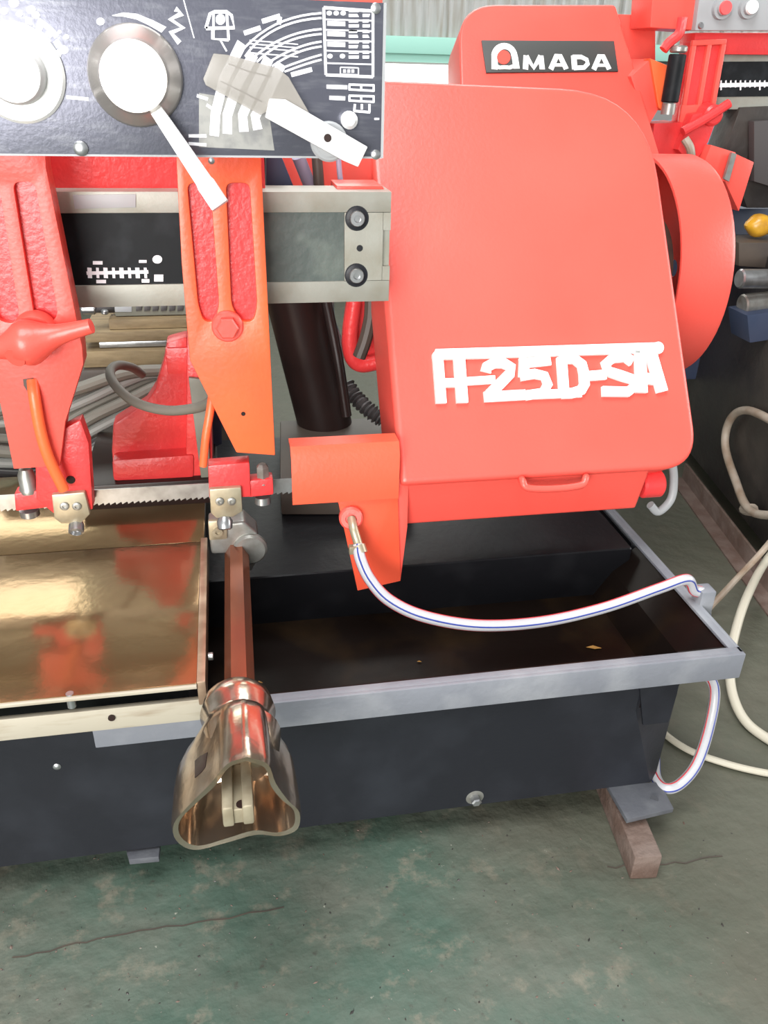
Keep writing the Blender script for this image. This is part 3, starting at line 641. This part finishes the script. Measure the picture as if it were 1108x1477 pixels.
# knob shell: rings from the front rim back to the hub
KY = .70
front = [(356, 1092), (386, 1102), (398, 1130), (416, 1155), (432, 1172), (429, 1196), (404, 1206), (370, 1204), (325, 1216), (280, 1226), (254, 1212), (251, 1188), (274, 1160), (304, 1130), (328, 1102)]
fr = crom([P(x, y, Y=KY) for x, y in front+front[:1]], 4)[:-1]
NK = len(fr); cen = Vector((RX-.008, KY, RZ-.004))
ang = [math.atan2((p-cen).z, (p-cen).x) for p in fr]
def ring_at(y, k, rh, inset=0):
    out = []
    for p, a in zip(fr, ang):
        lob = Vector((p.x-cen.x, 0, p.z-cen.z)); L = lob.length; lob = lob*((L-inset)/L)
        hub = Vector((math.cos(a), 0, math.sin(a)))*rh
        v = lob*k + hub*(1-k); out.append(Vector((cen.x+v.x, y, cen.z+v.z)))
    return out
rings = [ring_at(KY, 1, 0), ring_at(KY+.010, 1.03, 0), ring_at(KY+.06, 1.03, .04), ring_at(KY+.09, .96, .044), ring_at(KY+.108, .74, .046), ring_at(KY+.118, .34, .046), ring_at(KY+.124, .06, .043), ring_at(KY+.132, 0, .044), ring_at(KY+.150, 0, .050), ring_at(KY+.172, 0, .046), ring_at(KY+.186, 0, .036), ring_at(KY+.187, 0, .020)]
inner = [ring_at(KY+.001, 1, 0, .007), ring_at(KY+.05, 1, 0, .009), ring_at(KY+.085, .8, .03, .012), ring_at(KY+.095, .3, .02, .012), ring_at(KY+.096, 0, .006)]
b = NB()
def skin(bm, rs):
    vv = [[bm.verts.new(p) for p in r] for r in rs]
    for a, c in zip(vv, vv[1:]):
        for k in range(NK): bm.faces.new((a[k], a[(k+1) % NK], c[(k+1) % NK], c[k]))
    return vv
o_ = skin(b, rings); i_ = skin(b, inner)
for k in range(NK): b.faces.new((o_[0][k], o_[0][(k+1) % NK], i_[0][(k+1) % NK], i_[0][k]))
b.faces.new(i_[-1])
from mathutils.bvhtree import BVHTree
KT = BVHTree.FromBMesh(b)
knob = part('vise_handle', b, 'vise_chrome', smooth=50, label='polished three-lobed vise hand knob')
b = NB()
for sx in (-1, 1): box(b, cen.x-.004+sx*.0115-.0065, cen.x-.004+sx*.0115+.0065, KY-.022, KY+.10, cen.z-.014, cen.z+.016, .003)
box(b, cen.x-.016, cen.x+.008, KY-.018, KY+.10, cen.z-.014, cen.z+.008, .002)
b3 = NB(); lathe(b3, (cen.x+.004, KY+.10, cen.z+.008), (0, -1, 0), [(0, .050), (.03, .046), (.045, .036), (.048, .020)], 28); part('hub_boss', b3, 'vise_chrome', knob)
sh = part('shaft_end', b, 'brass_pale', knob); b = NB(); q = P(348, 1160, Z=cen.z+.0083); cyl(b, q, q+Vector((0, 0, .0008)), .006, 14); part('pin_hole', b, 'dark_brown', knob)
sl = [KT.ray_cast(EYE, ray(x, y).normalized()) for x, y in ((281, 1097), (290, 1090), (299, 1085), (296, 1106), (290, 1114), (281, 1122))]
if all(h[0] is not None for h in sl):
    b = NB(); prism(b, [h[0] - ray(289, 1104).normalized()*.0012 for h in sl], ray(289, 1104).normalized()*.004); part('slot', b, 'dark_brown', knob)
# jaw
JY = 1.47
b = NB(); prism(b, px([(270, 448), (300, 446), (308, 700), (284, 702), (268, 690)], JY), (0, .14, 0), .004); jw = part('vise_jaw', b, 'red_cast')
b = NB(); prism(b, px([(240, 494), (270, 486), (272, 690), (164, 694), (161, 650), (163, 612), (210, 582), (224, 560), (236, 520)], JY+.03), (0, .05, 0), .006); part('gusset', b, 'red_cast', jw)
b = NB(); prism(b, px([(161, 664), (280, 656), (280, 690), (163, 695)], JY-.006), (0, .18, 0), .008); part('jaw_foot', b, 'red_cast', jw)
b = NB(); q = P(252, 495, Y=JY+.055); box(b, q.x-.016, q.x+.05, JY+.025, JY+.1, q.z-.05, q.z, .003); part('lug', b, 'red_cast', jw)
b = NB(); cyl(b, q+Vector((0, 0, -.002)), q+Vector((0, 0, .0006)), .008, 14); part('lug_hole', b, 'dark_brown', jw)
b = NB(); prism(b, px([(272, 545), (300, 548), (303, 690), (290, 690)], JY-.01), (0, .01, 0), .002); part('jaw_plate', b, 'machine_grey', jw)
b = NB(); prism(b, px([(268, 540), (286, 552), (320, 545), (320, 640), (300, 650)], JY+.15), (0, .02, 0)); part('jaw_shield', b, 'navy')
b = NB(); box(b, -.30, -.05, 1.45, 1.75, TZ-.002, P(200, 692, Y=1.47).z+.002, .003); part('jaw_base', b, 'dark_brown')

# --- machine bed behind the blade, columns, conduit, tubes
zb2 = .45
b = NB(); prism(b, [P(x, y, Z=zb2) for x, y in ((404, 700), (404, 607), (556, 602), (600, 700))], (0, 0, -.07), .004); part('bed_block', b, 'brown_grey')
cb = P(468, 608, Z=zb2); cdv = -CV
cax = P(428, 440, Y=cb.y) - cb
b = NB(); cyl(b, cb - cax*.12, cb + cax*2.4, .066, 32); part('guide_column', b, 'dark_brown')
b = NB(); tube(b, [P(470, 430, Y=1.80), P(488, 520, Y=1.76), P(500, 600, Y=1.74)], .012, 12); part('hydraulic_pipe', b, 'dark_brown')
b = NB(); n = 60
ps = crom([P(500, 555, Y=1.86), P(515, 575, Y=1.83), P(533, 592, Y=1.80), P(552, 606, Y=1.78)], 12)
tube(b, ps, .02, 14, 0, rfun=lambda t: .017+.004*math.sin(t*math.pi*2*11)); part('flexible_conduit', b, 'cable_dark')
b = NB(); tube(b, [P(478, 430, Y=1.84), P(480, 460, Y=1.84), P(492, 500, Y=1.83), P(490, 540, Y=1.83)], .006, 8); part('pipe', b, 'steel')
b = NB(); tube(b, [P(430, 225, Y=1.45), P(440, 250, Y=1.46), P(452, 280, Y=1.47)], .011, 12); part('wiring_tube', b, 'cable_lilac')
b = NB(); tube(b, [P(457, 225, Y=1.45), P(459, 250, Y=1.45), P(461, 280, Y=1.45)], .009, 12); part('wiring_tube', b, 'brown_grey')
b = NB(); tube(b, [P(488, 225, Y=1.44), P(490, 250, Y=1.44), P(493, 272, Y=1.44)], .0045, 10); part('wiring_tube', b, 'cable_lilac')
b = NB(); prism(b, px([(384, 225), (406, 225), (428, 280), (384, 280)], 1.42), (0, .03, 0), .002); part('side_plate', b, 'navy')
b = NB(); prism(b, px([(405, 215), (545, 215), (545, 290), (405, 290)], 1.52), (0, .02, 0)); part('frame_web', b, 'red_paint')
b = NB(); prism(b, px([(486, 268), (552, 268), (556, 277), (486, 277)], 1.33), (0, .08, 0), .002); part('frame_flange', b, 'red_paint')
# inner rim of the wheel housing between beam and cover
b = NB(); c0 = P(560, 400, Y=1.55)
pts = [P(x, y, Y=1.56) for x, y in ((512, 430), (508, 455), (505, 480), (505, 500), (510, 518), (522, 526), (545, 522))]
tube(b, pts, .016, 12, 6); part('housing_rim', b, 'red_cast')
b = NB(); prism(b, px([(512, 432), (560, 432), (566, 520), (545, 524), (526, 520), (512, 505), (508, 480)], 1.575), (0, .02, 0)); part('housing_back', b, 'red_cast')
b = NB(); tube(b, [P(x, y, Y=1.52) for x, y in ((536, 432), (534, 460), (527, 490), (518, 515))], .013, 10); part('housing_liner', b, 'brown_grey')

# --- cables behind the table at the left
cabs = [((-20, 596), (60, 575), (110, 562), (160, 545), (200, 536), (250, 534)), ((-20, 612), (60, 602), (118, 580), (170, 556), (215, 540), (262, 542)),
        ((-20, 632), (50, 630), (120, 592), (175, 566), (225, 546), (262, 552)), ((-20, 650), (60, 650), (126, 606), (180, 580), (232, 556), (264, 560)),
        ((-20, 668), (60, 664), (132, 622), (190, 592), (238, 568), (264, 570)), ((-20, 684), (60, 682), (136, 640), (180, 612), (232, 580), (264, 582)),
        ((-20, 696), (40, 696), (130, 655), (170, 632), (226, 592), (264, 594)), ((-20, 605), (40, 588), (90, 570), (150, 552), (190, 540), (258, 538))]
for i, c in enumerate(cabs):
    Y0 = 1.66+.014*(i % 3); b = NB(); tube(b, [P(x, y, Y=Y0+.02*k) for k, (x, y) in enumerate(c)], .0105 if i % 3 else .013, 10)
    part('cable', b, ('cable_grey', 'cable_pale', 'cable_grey', 'cable_grey', 'cable_pale', 'cable_dark', 'cable_pale', 'cable_grey')[i])
b = NB(); tube(b, [P(205, 540, Y=1.6), P(190, 530, Y=1.56), P(170, 527, Y=1.5), P(159, 536, Y=1.46), P(166, 555, Y=1.42), P(195, 580, Y=1.38), P(240, 592, Y=1.34), P(285, 588, Y=1.30), P(306, 578, Y=1.26)], .0085, 12); part('cable', b, 'cable_grey')

# ------------------------------------------------------------------ steel bar under the foot
b = NB()
f0, f1 = P(929, 1268, Z=0.0), P(955, 1250, Z=0.0)
base = [P(905, 1268, Z=.0), P(952, 1262, Z=0.0)]
dv = (P(862, 1142, Z=.045) - P(903, 1250, Z=.045)); dv.z = 0; dv = dv.normalized()
sv = Vector((dv.y, -dv.x, 0)); c = P(928, 1268, Z=0)
prism(b, [c-sv*.024, c+sv*.024, c+sv*.024+Vector((0, 0, .056)), c-sv*.024+Vector((0, 0, .056))], dv*.42, .004)
o = emit('steel_bar', b, 'rust_bar'); tag(o, 'rusty square steel bar lying on the floor under the tray foot', 'steel bar')

# ------------------------------------------------------------------ second saw, further back at the right
S2 = thing('band_saw', 'red band saw with black AMADA sign standing behind the foreground saw', 'band saw', (1.9, 2.3, 0))
def part2(name, bm, m, parent=S2, **k): return emit(name, bm, m, parent, **k)
Q2 = P(790, 118, Y=2.25); 
def C2(x, y, off=0): return PP(x, y, Q2-CN*off, CN)
c2 = rounded([(C2(662, 6), .10), (C2(888, 6), .012), (C2(960, 250), 0), (C2(668, 250), 0)], 8)
b = NB(); prism(b, c2, CN*.13, .006, 3); cv2 = part2('wheel_cover', b, 'red_paint', smooth=50)
b = NB(); prism(b, [C2(x, y) for x, y in ((694, 59.5), (885, 60.5), (891, 104), (701, 106))], -CN*.003, .0005); sg = part2('name_sign', b, 'sign_black', cv2, label='black sign with white AMADA lettering')
b = NB(); SV = -CN*.0015
az = lambda pts: [C2(540+x/2.77, y/2.77, .0031) for x, y in pts]
def st(pts, w): ribbon(b, az(pts), w/2.77*.00205, SV)
st([(480, 279), (480, 225)] + arc(519, 228, 40, 42, 172, 8, 14) + [(561, 232), (568, 276)], 22)
st([(480, 262), (500, 272), (519, 270), (540, 272), (566, 262)], 13)
st([(603, 279), (606, 224)], 19); st([(606, 226), (636, 272), (664, 226)], 18); st([(664, 224), (670, 279)], 19)
for x in (0, 172):
    st([(704+x, 279), (728+x, 224), (740+x, 224), (766+x, 278)], 18); st([(718+x, 262), (752+x, 262)], 11)
st([(796, 224), (800, 279)], 20); st([(792, 229), (826, 229), (848, 240), (852, 256), (838, 271), (796, 273)], 16)
part2('sign_lettering', b, 'badge_white', cv2, smooth=0)
b = NB(); prism(b, az(arc(516, 231, 27, 28, 0, 345, 20)), SV*1.4); part2('sign_dot', b, 'red_paint', cv2)
YS = 2.30
b = NB(); prism(b, px([(880, 20), (946, 22), (946, 130), (905, 140)], YS+.10), (0, .12, 0), .004); part2('frame_box', b, 'red_paint')
b = NB(); prism(b, px([(944, -40), (1016, -40), (1004, 44), (938, 40)], YS-.04), (0, .12, 0), .004); part2('control_box', b, 'red_paint')
b = NB(); prism(b, px([(1014, -40), (1180, -40), (1180, 44), (1003, 44)], YS-.06), (0, .03, 0), .002); p2 = part2('control_panel', b, 'pale_grey', label='silver control panel with push buttons')
for (x, y, m) in ((1040, 12, 'red_lens'), (1078, 11, 'badge_white')):
    q = P(x, y, Y=YS-.06); b = NB(); lathe(b, q, (0, -1, 0), [(0, .026), (.012, .025), (.012, .018), (.02, .017)], 24); pb_ = part2('push_button', b, 'pale_grey', p2)
    b = NB(); lathe(b, q+Vector((0, -.019, 0)), (0, -1, 0), [(0, .0165), (.008, .015)], 20); part2('button_cap', b, m, p2)
q = P(1011, 37, Y=YS-.061); b = NB(); lathe(b, q, (0, -1, 0), [(0, .008), (.004, .006)], 12); part2('screw', b, 'steel', p2)
b = NB(); prism(b, px([(1003, 47), (1180, 47), (1180, 80), (1000, 78)], YS), (0, .08, 0), .003); part2('beam_housing', b, 'red_cast')
b = NB(); prism(b, px([(1030, 70), (1180, 68), (1180, 158), (1030, 158)], YS+.03), (0, .08, 0), .002); g2 = part2('guide_beam', b, 'beam_metal')
b = NB(); prism(b, px([(1036, 89), (1180, 88), (1180, 138), (1030, 140)], YS+.028), (0, .004, 0)); part2('black_field', b, 'beam_black', g2)
b = NB(); S = Vector((0, -.001, 0)); ribbon(b, px([(1038, 123), (1180, 120)], YS+.028), .010, S)
for i in range(12): ribbon(b, px([(1040+i*7, 116), (1040+i*7, 130 if i % 4 == 0 else 126)], YS+.028), .004, S)
part2('printed_scale', b, 'print_white', g2)
AY = YS-.03
b = NB(); prism(b, px([(1000, 60), (1049, 58), (1030, 152), (1010, 205), (975, 215), (985, 150)], AY+.012), (0, .05, 0), .003); a2 = part2('guide_arm', b, 'red_cast')
b = NB()
for poly in ([(1000, 60), (1006, 60), (990, 158), (984, 158)], [(1043, 58), (1049, 58), (1032, 156), (1026, 156)], [(1022, 60), (1028, 60), (1012, 156), (1006, 156)], [(1000, 58), (1049, 56), (1048, 64), (999, 66)], [(984, 152), (1032, 150), (1014, 205), (975, 215)]): AY -= .0006; prism(b, px(poly, AY), (0, .013, 0), .002)
part2('rib', b, 'red_paint', a2)
b = NB(); q = P(1018, 165, Y=AY); lathe(b, q, (-.1, -1, 0), [(0, .03), (.05, .026), (.055, .02)], 20); tube(b, [P(985, 190, Y=AY-.06), P(1020, 170, Y=AY-.06), P(1052, 149, Y=AY-.06)], .012, 10); part2('clamp_handle', b, 'red_cast', a2)
b = NB(); prism(b, px([(910, 110), (940, 84), (952, 155), (934, 185)], YS-.06), (0, .16, 0), .004); part2('gusset', b, 'red_paint')
b = NB(); prism(b, px([(938, 84), (968, 96), (955, 160), (950, 155)], YS-.07), (0, .04, 0), .003); part2('gusset', b, 'orange_paint')
q0, q1 = P(978, 78, Y=YS-.1), P(966, 148, Y=YS-.1)
b = NB(); cyl(b, q0, q1, .022, 20, .003); sp = part2('gas_strut', b, 'beam_black'); b = NB(); cyl(b, q0+(q0-q1)*.02, q0+(q0-q1)*.17, .022, 20, .004); part2('strut_end', b, 'steel_dull', sp); b = NB(); cyl(b, q1+(q1-q0)*.02, q1+(q1-q0)*.25, .018, 20); part2('strut_collar', b, 'steel_dull', sp)
b = NB(); tube(b, [P(985, 25, Y=YS-.1), P(980, 48, Y=YS-.1), P(965, 62, Y=YS-.1), P(957, 72, Y=YS-.1)], .012, 10); part2('lever', b, 'red_cast')
b = NB(); prism(b, px([(944, 178), (985, 176), (1005, 240), (935, 250)], YS-.04), (0, .1, 0), .004); part2('guide_block', b, 'red_cast')
b = NB(); prism(b, px([(1000, 165), (1040, 158), (1022, 205), (1000, 240), (978, 216)], YS-.07), (0, .04, 0), .003); part2('blade_guide', b, 'red_cast')
b = NB(); tube(b, [P(988, 200, Y=YS-.12), P(996, 215, Y=YS-.13), P(998, 240, Y=YS-.12)], .011, 10); part2('coolant_tube', b, 'dirty_hose')
b = NB(); prism(b, px([(1026, 209), (1062, 220), (1048, 265), (1012, 245)], YS-.1), (0, .10, 0), .002); prism(b, px([(1062, 222), (1088, 234), (1066, 305), (1046, 262)], YS-.12), (0, .12, 0), .002); part2('vise_jaw', b, 'red_paint')
b = NB(); prism(b, px([(1056, 220), (1063, 222), (1052, 262), (1045, 258)], YS-.13), (0, .01, 0)); part2('jaw_plate', b, 'steel_dull')
b = NB(); prism(b, px([(1068, 155), (1180, 150), (1180, 300), (1078, 300), (1046, 215)], YS+.02), (0, .1, 0), .003); part2('bed_block', b, 'dirty_black')
b = NB(); prism(b, px([(1088, 175), (1180, 168), (1180, 290), (1088, 262)], YS-.02), (0, .03, 0), .003); part2('side_cover', b, 'cable_dark')
b = NB(); prism(b, px([(1066, 350), (1180, 350), (1180, 392), (1066, 384)], YS-.16), (0, .12, 0), .003); part2('vise_block', b, 'brown_grey')
b = NB(); cyl(b, P(1066, 402, Y=YS-.25), P(1180, 402, Y=YS-.25), .026, 24, .004); part2('vise_cylinder', b, 'steel')
b = NB(); cyl(b, P(1070, 440, Y=YS-.22), P(1180, 428, Y=YS-.22), .03, 20, .004); part2('vise_cylinder', b, 'steel_dull')
b = NB(); prism(b, px([(1078, 455), (1180, 440), (1180, 480), (1082, 495)], YS-.28), (0, .1, 0), .004); part2('bracket', b, 'navy')
fa, fc = P(985, 700, Z=0), P(1108, 868, Z=0); fd = (fc-fa).normalized(); fs = Vector((-fd.y, fd.x, 0)); fs = fs if fs.x > 0 else -fs
e0 = fa + fs*.055 - fd*.75; e1 = fc + fs*.055 - fd*.10
b = NB(); prism(b, [e0+Vector((0, 0, .06)), e1+Vector((0, 0, .06)), e1+fs*1.6+Vector((0, 0, .06)), e0+fs*1.6+Vector((0, 0, .06))], (0, 0, .72), .008); part2('base_box', b, 'dirty_black')
b = NB(); prism(b, [e1-fd*.0+Vector((0, 0, .72))-fs*.02, e1+fd*.02+Vector((0, 0, .72))-fs*.02, e1+fd*.02+fs*1.6+Vector((0, 0, .72)), e1+fs*1.6+Vector((0, 0, .72))], (0, 0, .08), .003); part2('tray_lip', b, 'dirty_black')
b = NB(); prism(b, [e0+fs*.1+fd*.1, e1+fs*.1-fd*.1, e1+fs*1.5-fd*.1, e0+fs*1.5+fd*.1], (0, 0, .065)); part2('skid', b, 'dirty_black')
b = NB(); box(b, 1.16, 1.7, 2.45, 2.85, .3, .86, .01); part2('pedestal', b, 'navy')
def PB(x, y, k=.025): return PP(x, y, fa+fs*(.055-k), fs)
b = NB(); tube(b, [PB(1150, 742), PB(1085, 738, .04), PB(1060, 690, .03), PB(1046, 640), PB(1055, 603), PB(1080, 592), PB(1130, 615)], .012, 12); part2('hydraulic_hose', b, 'dirty_hose')
b = NB(); lathe(b, PB(1074, 734, .03), PB(1105, 738, .03)-PB(1074, 734, .03), [(0, .016), (.02, .018), (.05, .018)], 10); part2('hose_fitting', b, 'dirty_hose')
# yellow rag-like cap on the vise block
b = NB(); q = Vector((P(1092, 350, Y=YS-.10).x, YS-.10, P(1092, 350, Y=YS-.16).z+.036)); bmesh.ops.create_icosphere(b, subdivisions=3, radius=.05)
for v in b.verts:
    v.co = Vector((v.co.x*.9, v.co.y*.7, v.co.z*.62)) * (1+.10*math.sin(v.co.x*90)*math.cos(v.co.z*80)) + q
o = emit('oil_can', b, 'yellow_oily'); tag(o, 'yellow rounded oily container resting on the rear saw vise block', 'container')

# ------------------------------------------------------------------ floor angle, loose hoses and cables
a, c = P(985, 700, Z=.0), P(1108, 868, Z=0); d = (c-a).normalized(); s = Vector((d.y, -d.x, 0))
b = NB(); a = a-d*.05; c = c+d*.5
prism(b, [a-s*.02, a+s*.03, a+s*.03+Vector((0, 0, .006)), a-s*.012+Vector((0, 0, .006)), a-s*.012+Vector((0, 0, .06)), a-s*.02+Vector((0, 0, .06))], c-a, .001)
o = emit('angle_iron', b, 'rust_bar'); tag(o, 'rusty steel angle lying along the foot of the rear saw', 'angle iron')
b = NB(); tube(b, [PB(1160, 745, .05), PB(1108, 805, .07), P(1078, 860, Z=.13), P(1060, 915, Z=.10), P(1053, 960, Z=.06), P(1058, 1005, Z=.03), P(1080, 1045, Z=.012), P(1130, 1080, Z=.012)], .0105, 12)
o = emit('cream_hose', b, 'cream_hose'); tag(o, 'cream hose hanging in a loop beside the tray corner', 'hose')
b = NB(); tube(b, [P(920, 1010, Z=.009), P(950, 1050, Z=.009), P(990, 1080, Z=.009), P(1040, 1099, Z=.009), P(1090, 1112, Z=.009), P(1150, 1122, Z=.009)], .007, 10)
o = emit('thin_cable', b, 'cream_hose'); tag(o, 'thin cream cable running over the floor behind the coolant hose', 'cable')
b = NB(); tube(b, [PB(1150, 735, .05), PB(1100, 795, .10), P(1060, 838, Z=.1), P(1028, 872, Z=.04), P(1000, 900, Z=.008), P(960, 930, Z=.008)], .008, 10)
o = emit('brown_cable', b, 'dirty_hose'); tag(o, 'brown rubber cable sloping down to the floor behind the tray', 'cable')

# ------------------------------------------------------------------ stock behind the saw at the left, seen under the beam
GY = 2.12
def zp(y, Y=GY): return P(220, y, Y=Y).z
M3 = thing('grey_machine', 'grey-green machine with label plate and row of slots behind the beam', 'machine', (P(220, 462, Y=GY).x, GY+.1, zp(462)))
b = NB(); box(b, P(164, 440, Y=GY).x, .0, GY, GY+.28, zp(461.5, 2.08), zp(415), .004); emit('body', b, 'machine_grey', M3)
b = NB(); prism(b, px([(165, 441), (190, 441), (190, 450), (166, 450)], GY-.002), (0, .004, 0), .0005); emit('label_plate', b, 'pale_grey', M3)
for i in range(7):
    b = NB(); x = 196+i*12; prism(b, px([(x, 441), (x+9, 441), (x+8, 448), (x, 449)], GY-.003), (0, .005, 0), .0005); emit('slot', b, 'cable_dark', M3)
b = NB(); cyl(b, P(117, 446, Y=GY-.02), P(138, 446, Y=GY-.02), .013, 20, .003); emit('valve_body', b, 'steel', M3)
b = NB(); cyl(b, P(137, 446, Y=GY-.02), P(166, 446, Y=GY+.02), .009, 16); emit('pipe', b, 'cable_dark', M3)
b = NB(); cyl(b, P(151, 447, Y=GY-.02), P(151, 453, Y=GY-.02), .009, 12, .002); emit('valve_knob', b, 'steel', M3)
GRP = 'timbers stacked behind the saw'
x1 = -.02
for (xa, y0_, y1_, fy_, m, lab) in ((156, 462.5, 476.5, 2.095, 'wood', 'short upper timber directly under the grey-green machine'), (118, 477, 491, 2.075, 'wood', 'long dark timber between the short timber and the pale steel bar'), (142, 492.5, 501, 2.085, 'steel', 'pale flat steel bar lying below the timbers'), (116, 502, 524, 2.06, 'wood', 'thick lower timber under the pale steel bar')):
    b = NB(); box(b, P(xa, y0_, Y=fy_).x, x1, fy_, GY+.28, zp(y1_, 2.08), zp(y0_, 2.08), .003); o = emit('steel_flat_bar' if m == 'steel' else 'timber', b, m); tag(o, lab, 'bar' if m == 'steel' else 'timber', None if m == 'steel' else GRP)
b = NB(); box(b, -1.2, .0, 2.05, 2.5, 0, zp(525, 2.08), .01); o = emit('storage_bench', b, 'brown_grey'); tag(o, 'brown grey bench carrying the timbers behind the saw', 'bench')
b = NB(); box(b, 1.62, 2.3, 3.2, 3.7, 0, 1.05, .02); o = emit('blue_cabinet', b, 'blue_paint'); tag(o, 'blue cabinet far behind the rear saw', 'cabinet')

# ------------------------------------------------------------------ floor wear: hairline ridges and loose grit
FL = bpy.data.objects['floor']
for pts in ([(18, 1382), (90, 1366), (160, 1350), (240, 1336), (330, 1322), (440, 1304)], [(878, 1252), (930, 1246), (990, 1243), (1062, 1232)]):
    b = NB(); q = []
    for (x, y), (x2, y2) in zip(pts, pts[1:]):
        for k in range(4): q.append(P(x+(x2-x)*k/4+random.uniform(-3, 3), y+(y2-y)*k/4+random.uniform(-3, 3), Z=.0008))
    ribbon(b, q, .0022, (0, 0, .0004)); emit('ridge_line', b, 'brown_grey', FL)
b = NB()
for i in range(300):
    x, y = random.uniform(0, 1108), random.uniform(1160, 1477); c = P(x, y, Z=.0); sz = random.uniform(.001, .003)*(1.8 if random.random() < .08 else 1); an = random.uniform(0, 6.28)
    u = Vector((math.cos(an), math.sin(an), 0))*sz; v = Vector((-u.y, u.x, 0))*random.uniform(.3, .7); h = Vector((0, 0, sz*.5))
    vs = [b.verts.new(c+k) for k in (u, v, -u, -v)] + [b.verts.new(c+h)]
    for k in range(4): b.faces.new((vs[k], vs[(k+1) % 4], vs[4]))
o = emit('floor_grit', b, 'rust_bar', FL, kind='stuff'); o.data.materials.append(MAT['cable_grey']); o.data.materials.append(MAT['dirty_black'])
for p in o.data.polygons: p.material_index = 1 if (p.index//4) % 7 == 0 else (p.index//4 % 2)*2
